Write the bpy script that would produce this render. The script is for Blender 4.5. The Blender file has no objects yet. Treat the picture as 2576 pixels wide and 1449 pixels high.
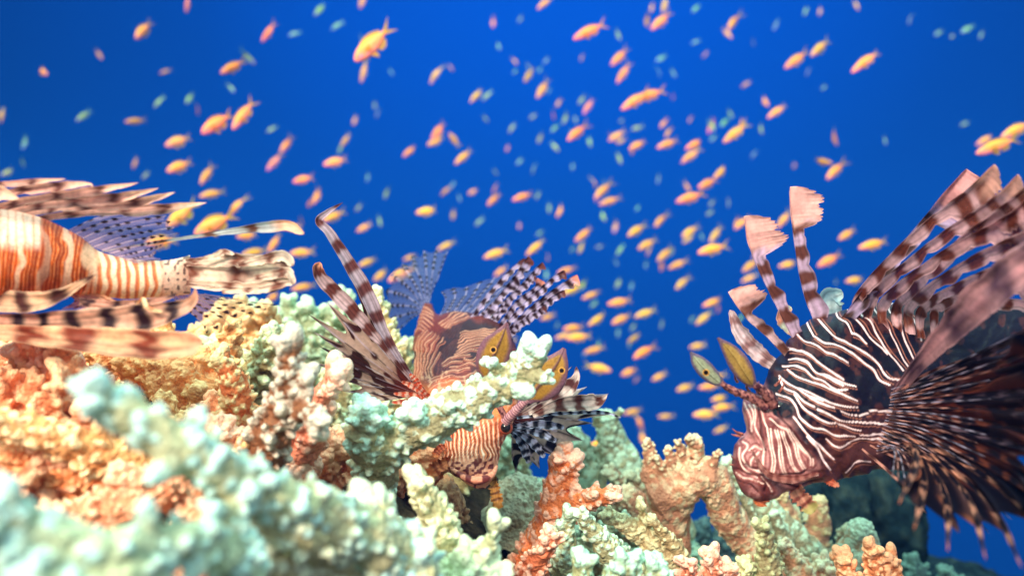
import bpy, math, random
import numpy as np
from mathutils import Vector, Matrix, kdtree
R = math.radians
scene = bpy.context.scene
C = scene.collection

# ------------------------------------------------------------------ camera
TH = math.tan(R(30.0))
cam_d = bpy.data.cameras.new("camera"); cam = bpy.data.objects.new("camera", cam_d); C.objects.link(cam)
cam_d.sensor_width = 36.0; cam_d.lens = 18.0 / TH
cam.location = (0, 0, 0); cam.rotation_euler = (R(90), 0, 0)
cam_d.clip_start = 0.01; cam_d.clip_end = 500.0
cam_d.dof.use_dof = True; cam_d.dof.focus_distance = 0.68; cam_d.dof.aperture_fstop = 4.8
scene.camera = cam

# ------------------------------------------------------------------ open water all round, light from the surface, added fill behind the camera
w = bpy.data.worlds.new("World"); scene.world = w; w.use_nodes = True
nt = w.node_tree; nt.nodes.clear()
out = nt.nodes.new("ShaderNodeOutputWorld"); bg = nt.nodes.new("ShaderNodeBackground")
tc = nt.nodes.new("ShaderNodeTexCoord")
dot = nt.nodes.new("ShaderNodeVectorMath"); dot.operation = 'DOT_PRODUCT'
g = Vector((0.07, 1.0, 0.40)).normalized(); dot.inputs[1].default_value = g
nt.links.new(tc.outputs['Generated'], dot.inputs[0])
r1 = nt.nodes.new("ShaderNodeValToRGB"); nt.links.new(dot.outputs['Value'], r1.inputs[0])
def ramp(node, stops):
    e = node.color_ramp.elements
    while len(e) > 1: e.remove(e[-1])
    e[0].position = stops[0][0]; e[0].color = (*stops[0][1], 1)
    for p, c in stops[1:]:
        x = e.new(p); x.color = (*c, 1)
ramp(r1, [(0.0, (.46, .50, .46)), (0.30, (.17, .24, .24)), (0.60, (.001, .009, .05)), (0.70, (.001, .009, .04)), (0.82, (.001, .016, .10)), (0.92, (.001, .036, .24)), (1.0, (.001, .070, .50))])  # lowest stops are unseen fill light, added behind the camera
sep = nt.nodes.new("ShaderNodeSeparateXYZ"); nt.links.new(tc.outputs['Generated'], sep.inputs[0])
r2 = nt.nodes.new("ShaderNodeValToRGB"); nt.links.new(sep.outputs['Z'], r2.inputs[0])
ramp(r2, [(0.36, (0, 0, 0)), (0.55, (.4, .62, .56)), (0.8, (1.1, 1.75, 1.5)), (1.0, (1.4, 2.2, 1.9))])
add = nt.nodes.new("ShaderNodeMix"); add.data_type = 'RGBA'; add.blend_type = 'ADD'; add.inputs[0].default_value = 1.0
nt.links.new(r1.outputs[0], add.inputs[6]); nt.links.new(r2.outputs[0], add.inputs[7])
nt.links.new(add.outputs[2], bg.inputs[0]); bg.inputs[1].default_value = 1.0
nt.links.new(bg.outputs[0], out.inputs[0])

# ------------------------------------------------------------------ sun
sd = bpy.data.lights.new("sun", 'SUN'); sun = bpy.data.objects.new("sun", sd); C.objects.link(sun)
sd.energy = 5.0; sd.angle = R(14.0); sd.color = (1.0, 0.80, 0.63)
sun.rotation_euler = Vector((0.36, 0.82, -0.52)).to_track_quat('-Z', 'Y').to_euler()

scene.view_settings.view_transform = 'Standard'; scene.view_settings.look = 'None'
scene.view_settings.exposure = 0.75; scene.view_settings.gamma = 1.0
scene.cycles.use_denoising = True
scene.cycles.volume_bounces = 1; scene.cycles.max_bounces = 8; scene.cycles.transparent_max_bounces = 24
scene.cycles.caustics_reflective = False; scene.cycles.caustics_refractive = False
try: scene.cycles.volume_step_rate = 4.0
except Exception: pass

# ------------------------------------------------------------------ helpers
K = TH / 1288.0
def P(px, py, Y): return Vector(((px - 1288) * K * Y, Y, -(py - 724.5) * K * Y))
def proj(v):
    v = np.asarray(v); return np.stack([1288 + v[:, 0] / v[:, 1] / K, 724.5 - v[:, 2] / v[:, 1] / K], 1)
def lin(r, g_, b):
    f = lambda c: (c / 255) / 12.92 if c / 255 <= .04045 else ((c / 255 + .055) / 1.055) ** 2.4
    return np.array([f(r), f(g_), f(b)])
def sm(a, b, x):
    t = np.clip((x - a) / (b - a), 0, 1); return t * t * (3 - 2 * t)
def vnoise(p, seed=0):
    p = np.asarray(p, float); i = np.floor(p).astype(np.int64); f = p - i; f = f * f * (3 - 2 * f)
    def h(ix, iy, iz):
        n = (ix * 374761393 + iy * 668265263 + iz * 2147483647 + seed * 974711) & 0x7fffffff
        n = (n ^ (n >> 13)) * 1274126177 & 0x7fffffff
        return ((n ^ (n >> 16)) & 0xffff) / 65535.0
    r = 0
    for a in (0, 1):
        for b in (0, 1):
            for c in (0, 1):
                wgt = (f[:, 0] if a else 1 - f[:, 0]) * (f[:, 1] if b else 1 - f[:, 1]) * (f[:, 2] if c else 1 - f[:, 2])
                r = r + wgt * h(i[:, 0] + a, i[:, 1] + b, i[:, 2] + c)
    return r
def pad(p2): return np.concatenate([p2, np.zeros((len(p2), 1))], 1)

def mesh_from(name, V, F, col=None, smooth=True):
    V = np.asarray(V, dtype=np.float32)
    me = bpy.data.meshes.new(name)
    F = np.asarray(F, dtype=np.int32)
    me.vertices.add(len(V)); me.vertices.foreach_set('co', V.ravel())
    nf, k = F.shape
    me.loops.add(nf * k); me.loops.foreach_set('vertex_index', F.ravel())
    me.polygons.add(nf); me.polygons.foreach_set('loop_start', np.arange(0, nf * k, k, dtype=np.int32))
    try: me.polygons.foreach_set('loop_total', np.full(nf, k, dtype=np.int32))
    except Exception: pass
    me.update(calc_edges=True)
    if smooth: me.polygons.foreach_set('use_smooth', np.ones(nf, dtype=bool))
    if col is not None:
        ca = me.color_attributes.new('Col', 'FLOAT_COLOR', 'POINT')
        c = np.ones((len(V), 4), dtype=np.float32); col = np.asarray(col); c[:, :col.shape[1]] = col
        ca.data.foreach_set('color', c.ravel())
    return me
def tag(o, label=None, cat=None, group=None, kind=None):
    if label: o['label'] = label
    if cat: o['category'] = cat
    if group: o['group'] = group
    if kind: o['kind'] = kind
    return o
def link(name, me, mat, parent=None):
    o = bpy.data.objects.new(name, me); C.objects.link(o)
    if mat and not me.materials: me.materials.append(mat)
    if parent:
        o.parent = parent; o.matrix_parent_inverse = Matrix.Translation(-parent.location) if parent.type == 'EMPTY' and parent.rotation_euler.x == 0 and parent.rotation_euler.z == 0 else parent.matrix_world.inverted()
    return o
def empty(name, loc):
    o = bpy.data.objects.new(name, None); C.objects.link(o); o.location = loc; o.empty_display_size = .02; return o
def cr(pts, n):
    """Catmull-Rom resample of k-dim points to n samples, uniform in chord length"""
    p = np.asarray(pts, float)
    d = np.r_[0, np.cumsum(np.maximum(np.linalg.norm(np.diff(p[:, :2], axis=0), axis=1), 1e-6))]; d /= d[-1]
    q = np.vstack([2 * p[0] - p[1], p, 2 * p[-1] - p[-2]])
    t = np.linspace(0, 1, n); i = np.clip(np.searchsorted(d, t, side='right') - 1, 0, len(p) - 2)
    f = ((t - d[i]) / (d[i + 1] - d[i]))[:, None]
    a, b, c, e = q[i], q[i + 1], q[i + 2], q[i + 3]
    return .5 * (2 * b + (c - a) * f + (2 * a - 5 * b + 4 * c - e) * f ** 2 + (3 * b - a - 3 * c + e) * f ** 3)

# ------------------------------------------------------------------ materials
def newmat(name):
    m = bpy.data.materials.new(name); m.use_nodes = True
    n = m.node_tree.nodes; return m, n, m.node_tree.links, n['Principled BSDF']
def mix(n, l, typ, fac, a, b):
    x = n.new('ShaderNodeMix'); x.data_type = 'RGBA'; x.blend_type = typ
    for i, v in ((0, fac), (6, a), (7, b)):
        if isinstance(v, (int, float)): x.inputs[i].default_value = v
        elif isinstance(v, (tuple, list)): x.inputs[i].default_value = (*v, 1)[:4]
        else: l.new(v, x.inputs[i])
    return x.outputs[2]
def noise(n, l, scale, detail=3, vec=None, rough=.55):
    t = n.new('ShaderNodeTexNoise'); t.inputs['Scale'].default_value = scale; t.inputs['Detail'].default_value = detail
    t.inputs['Roughness'].default_value = rough
    if vec is not None: l.new(vec, t.inputs['Vector'])
    return t.outputs['Fac']
def cramp(n, l, fac, stops):
    r = n.new('ShaderNodeValToRGB'); ramp(r, stops); l.new(fac, r.inputs[0]); return r.outputs[0]

def coral_mat():
    m, n, l, b = newmat('stony_coral')
    geo = n.new('ShaderNodeNewGeometry'); pos = geo.outputs['Position']
    oi = n.new('ShaderNodeObjectInfo')
    at = n.new('ShaderNodeAttribute'); at.attribute_name = 'tip'
    tcol = n.new('ShaderNodeAttribute'); tcol.attribute_type = 'OBJECT'; tcol.attribute_name = 'tipcol'
    mott = noise(n, l, 42, 4, pos)
    c1 = mix(n, l, 'MULTIPLY', 1.0, oi.outputs['Color'], cramp(n, l, mott, [(.25, (.55, .50, .46)), (.5, (.95, .95, .95)), (.75, (1.3, 1.25, 1.1))]))
    fine = noise(n, l, 420, 3, pos)
    c1 = mix(n, l, 'MULTIPLY', .7, c1, cramp(n, l, fine, [(.3, (.60, .58, .55)), (.6, (1.15, 1.15, 1.15))]))
    ma = n.new('ShaderNodeMath'); ma.operation = 'MULTIPLY_ADD'; l.new(mott, ma.inputs[0]); ma.inputs[1].default_value = .5
    l.new(at.outputs['Fac'], ma.inputs[2])
    tf = cramp(n, l, ma.outputs[0], [(.50, (0, 0, 0)), (1.18, (1, 1, 1))])
    c2 = mix(n, l, 'MIX', tf, c1, tcol.outputs['Color'])
    l.new(c2, b.inputs['Base Color']); b.inputs['Roughness'].default_value = .62
    b.inputs['Specular IOR Level'].default_value = .25
    vo = n.new('ShaderNodeTexVoronoi'); vo.inputs['Scale'].default_value = 330; l.new(pos, vo.inputs['Vector'])
    sub = n.new('ShaderNodeMath'); sub.operation = 'MULTIPLY_ADD'; l.new(vo.outputs['Distance'], sub.inputs[0]); sub.inputs[1].default_value = -.9; l.new(fine, sub.inputs[2])
    bp = n.new('ShaderNodeBump'); bp.inputs['Strength'].default_value = .75; bp.inputs['Distance'].default_value = .0022
    l.new(sub.outputs[0], bp.inputs['Height']); l.new(bp.outputs[0], b.inputs['Normal'])
    return m
def skin_mat():
    m, n, l, b = newmat('fish_skin')
    at = n.new('ShaderNodeAttribute'); at.attribute_name = 'Col'
    geo = n.new('ShaderNodeNewGeometry'); f = noise(n, l, 600, 4, geo.outputs['Position'])
    c = mix(n, l, 'MULTIPLY', .6, at.outputs['Color'], cramp(n, l, f, [(.3, (.55, .5, .5)), (.6, (1.15, 1.15, 1.15))]))
    l.new(c, b.inputs['Base Color']); b.inputs['Roughness'].default_value = .42; b.inputs['Specular IOR Level'].default_value = .16
    bp = n.new('ShaderNodeBump'); bp.inputs['Strength'].default_value = .35; bp.inputs['Distance'].default_value = .0008
    l.new(f, bp.inputs['Height']); l.new(bp.outputs[0], b.inputs['Normal']); return m
def fin_mat(name='fish_fin', transl=.45):
    m, n, l, b = newmat(name)
    at = n.new('ShaderNodeAttribute'); at.attribute_name = 'Col'
    geo = n.new('ShaderNodeNewGeometry'); f = noise(n, l, 260, 4, geo.outputs['Position'])
    c = mix(n, l, 'MULTIPLY', .55, at.outputs['Color'], cramp(n, l, f, [(.3, (.68, .62, .62)), (.62, (1.12, 1.12, 1.12))]))
    l.new(c, b.inputs['Base Color']); b.inputs['Roughness'].default_value = .45; b.inputs['Specular IOR Level'].default_value = .25
    tr = n.new('ShaderNodeBsdfTranslucent'); l.new(c, tr.inputs[0])
    mx = n.new('ShaderNodeMixShader'); mx.inputs[0].default_value = transl
    l.new(b.outputs[0], mx.inputs[1]); l.new(tr.outputs[0], mx.inputs[2])
    tp = n.new('ShaderNodeBsdfTransparent'); m2 = n.new('ShaderNodeMixShader')
    l.new(at.outputs['Alpha'], m2.inputs[0]); l.new(tp.outputs[0], m2.inputs[1]); l.new(mx.outputs[0], m2.inputs[2])
    l.new(m2.outputs[0], n['Material Output'].inputs[0]); return m
def plain(name, col, rough=.3):
    m, n, l, b = newmat(name); geo = n.new('ShaderNodeNewGeometry'); f = noise(n, l, 500, 3, geo.outputs['Position'])
    c = mix(n, l, 'MULTIPLY', .5, (*col,), cramp(n, l, f, [(.3, (.7, .7, .7)), (.65, (1.15, 1.15, 1.15))]))
    l.new(c, b.inputs['Base Color']); b.inputs['Roughness'].default_value = rough; return m
CORAL = coral_mat(); SKIN = skin_mat(); FIN = fin_mat()
EYE = plain('eye_black', (.008, .006, .008), .08); IRIS = plain('eye_ring', tuple(lin(235, 190, 120)), .25)
# ------------------------------------------------------------------ the reef: seabed sheet
XS = [-8, -1.2, -.6, -.3, -.1, 0, .1, .3, .5, 1, 8]; HS = [-.5, -.16, -.125, -.125, -.155, -.24, -.32, -.45, -.56, -.85, -3.5]
def ground_h(x, y):
    x = np.asarray(x, float); y = np.asarray(y, float)
    h = np.interp(x, XS, HS)
    h = h - np.clip(y - 1.15, 0, 20) * .95 - np.clip(.25 - y, 0, 50) * .25
    q = np.stack([x * 9, y * 9, x * 0], -1).reshape(-1, 3)
    n1 = vnoise(q, 3).reshape(x.shape) - .5; n2 = vnoise(q * 4.1, 5).reshape(x.shape) - .5
    return h + (n1 * .05 + n2 * .022) * np.clip(2.5 - abs(y - .8), .3, 1)
u = np.r_[np.linspace(-31, -2, 40), np.linspace(-1.9, 2.1, 260), np.linspace(2.3, 31, 40)]
v = np.r_[np.linspace(-13, -.5, 25), np.linspace(-.45, 2.5, 260), np.linspace(2.7, 36, 60)]
GX, GY = np.meshgrid(u, v); GZ = ground_h(GX, GY)
GZ = np.maximum(GZ, -16 + vnoise(np.stack([GX.ravel() / 4, GY.ravel() / 4, GX.ravel() * 0], 1)).reshape(GX.shape))
nx, ny = len(u), len(v); I = np.arange(nx * ny).reshape(ny, nx)
F = np.stack([I[:-1, :-1], I[:-1, 1:], I[1:, 1:], I[1:, :-1]], -1).reshape(-1, 4)
m, n, l, b = newmat('reef_rock')
geo = n.new('ShaderNodeNewGeometry'); f = noise(n, l, 25, 6, geo.outputs['Position']); f2 = noise(n, l, 170, 4, geo.outputs['Position'])
c = cramp(n, l, f, [(.3, (.012, .012, .014)), (.5, (.05, .035, .026)), (.7, (.15, .10, .06))])
c = mix(n, l, 'MULTIPLY', .8, c, cramp(n, l, f2, [(.3, (.4, .45, .4)), (.65, (1.3, 1.2, 1.1))]))
l.new(c, b.inputs['Base Color']); b.inputs['Roughness'].default_value = .95; b.inputs['Specular IOR Level'].default_value = .05
bp = n.new('ShaderNodeBump'); bp.inputs['Strength'].default_value = .9; bp.inputs['Distance'].default_value = .006; l.new(f2, bp.inputs['Height']); l.new(bp.outputs[0], b.inputs['Normal'])
seabed = link('seabed', mesh_from('seabed', np.stack([GX.ravel(), GY.ravel(), GZ.ravel()], 1), F), m); seabed['kind'] = 'structure'

# ------------------------------------------------------------------ coral builder: tapered limbs covered in rounded branchlets, fused by a voxel remesh
def unit_knob(seg=9):
    rings = [(0, 1.0), (.35, .97), (.62, .88), (.80, .70), (.92, .45)]
    V = []; T = []
    for z, r in rings:
        for k in range(seg):
            a = 2 * math.pi * k / seg; V.append((r * math.cos(a), r * math.sin(a), z)); T.append(z)
    V.append((0, 0, 1)); T.append(1); V.append((0, 0, -.15)); T.append(0)
    F = []
    for j in range(len(rings) - 1):
        for k in range(seg):
            F.append((j * seg + k, j * seg + (k + 1) % seg, (j + 1) * seg + (k + 1) % seg, (j + 1) * seg + k))
    t = len(rings) * seg; j = (len(rings) - 1) * seg
    for k in range(seg):
        F.append((j + k, j + (k + 1) % seg, t, t)); F.append(((k + 1) % seg, k, t + 1, t + 1))
    return np.array(V), np.array(T), np.array(F)
KV, KT, KF = unit_knob()
def frame_of(d):
    d = d / np.maximum(np.linalg.norm(d, axis=-1, keepdims=True), 1e-9)
    a = np.where(np.abs(d[..., 2:3]) < .9, np.array([0, 0, 1.]), np.array([1., 0, 0]))
    u_ = np.cross(d, a); u_ /= np.linalg.norm(u_, axis=-1, keepdims=True); return u_, np.cross(d, u_), d
class Build:
    def __init__(s, seed): s.V = []; s.T = []; s.F = []; s.n = 0; s.rng = np.random.default_rng(seed)
    def add(s, V, T, F): s.V.append(V); s.T.append(T); s.F.append(F + s.n); s.n += len(V)
    def limb(s, pts, rad, knob=.004, dens=1.0, klen=1.9, lean=.75, tipw=.25, wob=.15, jit=.35, ktip=1.0):
        """pts (n,3) metres, rad list metres"""
        L = np.sum(np.linalg.norm(np.diff(pts, axis=0), axis=1)); n = max(6, int(L / (np.mean(rad) * .5)) + 2)
        d = np.r_[0, np.cumsum(np.linalg.norm(np.diff(pts, axis=0), axis=1))]; d /= d[-1]
        q = cr(np.concatenate([pts, np.interp(d, np.linspace(0, 1, len(rad)), rad)[:, None]], 1), n)
        # chord by xy only is fine for sloping limbs
        p, r = q[:, :3], np.maximum(q[:, 3], .0008)
        p = p + (s.rng.random((n, 3)) - .5) * r[:, None] * wob * 2
        tg = np.gradient(p, axis=0); U, W, D = frame_of(tg)
        seg = 12; a = np.arange(seg) * 2 * math.pi / seg
        tt = np.linspace(0, 1, n)
        ring = p[:, None] + r[:, None, None] * (np.cos(a)[None, :, None] * U[:, None] + np.sin(a)[None, :, None] * W[:, None]) * (1 + (s.rng.random((n, seg, 1)) - .5) * .25)
        V = ring.reshape(-1, 3); cap = np.stack([p[0] - D[0] * r[0] * .4, p[-1] + D[-1] * r[-1] * .8])
        Fs = []
        I = np.arange(n * seg).reshape(n, seg); J = np.roll(I, -1, 1)
        Fs = np.stack([I[:-1], J[:-1], J[1:], I[1:]], -1).reshape(-1, 4)
        e0, e1 = n * seg, n * seg + 1
        Fs = np.vstack([Fs, np.stack([J[0], I[0], np.full(seg, e0), np.full(seg, e0)], 1), np.stack([I[-1], J[-1], np.full(seg, e1), np.full(seg, e1)], 1)])
        T = np.r_[np.repeat(np.clip((tt - .8) / .2, 0, 1) * tipw, seg), 0, tipw]
        s.add(np.vstack([V, cap]), T, Fs)
        if knob <= 0: return p, r, D
        area = 2 * math.pi * np.mean(r) * L; m_ = int(area / (knob * knob * 7.5) * dens)
        t = s.rng.random(m_) ** .85; i = np.clip((t * (n - 1)).astype(int), 0, n - 2); f = (t * (n - 1) - i)[:, None]
        pc = p[i] * (1 - f) + p[i + 1] * f; rc = (r[i] * (1 - f[:, 0]) + r[i + 1] * f[:, 0])
        ph = s.rng.random(m_) * 2 * math.pi
        N = np.cos(ph)[:, None] * U[i] + np.sin(ph)[:, None] * W[i]
        le = lean * (.6 + .8 * s.rng.random(m_)) + t ** 6 * 1.2
        dr = N + D[i] * le[:, None] + (s.rng.random((m_, 3)) - .5) * jit; dr /= np.linalg.norm(dr, axis=1, keepdims=True)
        kr = knob * (.65 + .7 * s.rng.random(m_)) * (1 - .25 * t)
        kl = kr * klen * (.6 + .8 * s.rng.random(m_)) + rc * .25
        s.knobs(pc + N * rc[:, None] * .72, dr, kr, kl, .55 + .45 * t if ktip else None)
        # a bunch at the tip
        k = max(4, int((r[-1] / knob) ** 2 * 2.2)); dr = D[-1] + (s.rng.random((k, 3)) - .5) * 1.7; dr /= np.linalg.norm(dr, axis=1, keepdims=True)
        kr = knob * (.7 + .6 * s.rng.random(k)); s.knobs(np.repeat(p[-1:], k, 0) + (dr - D[-1]) * r[-1] * .6, dr, kr, kr * klen + r[-1] * .5, np.ones(k))
        return p, r, D
    def knobs(s, base, dr, kr, kl, tip):
        U, W, D = frame_of(dr); m_ = len(base)
        V = base[:, None] + KV[None, :, 0:1] * kr[:, None, None] * U[:, None] + KV[None, :, 1:2] * kr[:, None, None] * W[:, None] + KV[None, :, 2:3] * kl[:, None, None] * D[:, None]
        T = KT[None] * (tip[:, None] if tip is not None else 1.0)
        F = KF[None] + (np.arange(m_) * len(KV))[:, None, None]
        s.add(V.reshape(-1, 3), T.reshape(-1), F.reshape(-1, 4))
    def blob(s, c, rad, knob, dens=1.0):
        """a rounded head all covered in knobs; rad (3,)"""
        k = int(4 * math.pi * np.mean(rad) ** 2 / (knob * knob * 6) * dens)
        d = s.rng.normal(size=(k, 3)); d /= np.linalg.norm(d, axis=1, keepdims=True)
        kr = knob * (.7 + .6 * s.rng.random(k)); c = np.asarray(c)
        s.knobs(c + d * rad * .55, d + (s.rng.random((k, 3)) - .5) * .4, kr, kr * 1.5 + np.mean(rad) * .4, .6 + .4 * s.rng.random(k))
    def mesh(s, name, voxel=.0014, smooth=2):
        V = np.vstack(s.V); F = np.vstack(s.F); T = np.concatenate(s.T)
        tmp = bpy.data.meshes.new('tmp')
        tmp.from_pydata(V.tolist(), [], [tuple(f) if f[2] != f[3] else tuple(f[:3]) for f in F.tolist()])
        o = bpy.data.objects.new('tmp', tmp); C.objects.link(o)
        r = o.modifiers.new('r', 'REMESH'); r.mode = 'VOXEL'; r.voxel_size = voxel; r.use_smooth_shade = True
        sm_ = o.modifiers.new('s', 'SMOOTH'); sm_.iterations = smooth; sm_.factor = .5
        dg = bpy.context.evaluated_depsgraph_get(); me = bpy.data.meshes.new_from_object(o.evaluated_get(dg)); me.name = name
        bpy.data.objects.remove(o); bpy.data.meshes.remove(tmp)
        kd = kdtree.KDTree(len(V))
        for i, q in enumerate(V.tolist()): kd.insert(q, i)
        kd.balance()
        nv = len(me.vertices); co = np.empty(nv * 3, dtype=np.float32); me.vertices.foreach_get('co', co)
        fd = kd.find; idx = np.fromiter((fd(q)[1] for q in co.reshape(-1, 3).tolist()), dtype=np.int64, count=nv)
        at = me.attributes.new('tip', 'FLOAT', 'POINT'); at.data.foreach_set('value', T[idx].astype(np.float32))
        return me
VOX = 1.0
def PX(Y): return K * Y                       # metres per photo pixel at distance Y
def coral(name, label, cat, limbs, col, tip, knob, seed=1, voxel=None, group=None, stem=True, blobs=(), fatten=1.0, big=.42, **kw):
    """limbs: [(pts [(px,py,Y)...] base -> tip, [r px...])]; knob in px"""
    B = Build(seed); allp = []
    for L in limbs:
        pts = np.array([P(*q) for q in L[0]]); Ym = np.mean([q[2] for q in L[0]]); allp.append(pts)
        rad = [r * fatten * PX(Ym) for r in L[1]]; k2 = dict(kw); k2.setdefault('klen', 2.3); k2.update(L[2] if len(L) > 2 else {})
        kn = k2.pop('knob', knob)
        B.limb(pts, rad, knob=kn * PX(Ym), **k2)
        if k2.get('klen', 0) >= 1.35 and k2.get('dens', 1) > .3 and max(L[1]) > kn * 2:
            k3 = dict(k2); k3.update(dens=big * .9, klen=2.3, lean=.95, jit=.6); B.limb(pts, [q_ * .8 for q_ in rad], knob=kn * 1.75 * PX(Ym), **k3)
    for (q, r, kn) in blobs:
        B.blob(np.array(P(*q)), np.array(r) * PX(q[2]), kn * PX(q[2]))
    base = allp[0][0]; gz = float(ground_h(base[0], base[1]))
    if stem and base[2] > gz:
        rr = limbs[0][1][0] * PX(limbs[0][0][0][2])
        st = np.array([[base[0], base[1] + .01, gz - .03], base + (base - allp[0][1]) * .02])
        B.limb(st, [rr * 1.2, rr], knob=knob * PX(limbs[0][0][0][2]))
    Yb = limbs[0][0][0][2]
    me = B.mesh(name, (voxel or max(.0009, 2.4 * PX(Yb))) * VOX, 1)
    o = link(name, me, CORAL); o.color = (*col, 1); o['tipcol'] = [float(x) for x in tip]
    c = Vector((base[0], base[1], min(gz, base[2])))
    me.transform(Matrix.Translation(-c)); o.location = c
    return tag(o, label, cat, group)

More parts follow.
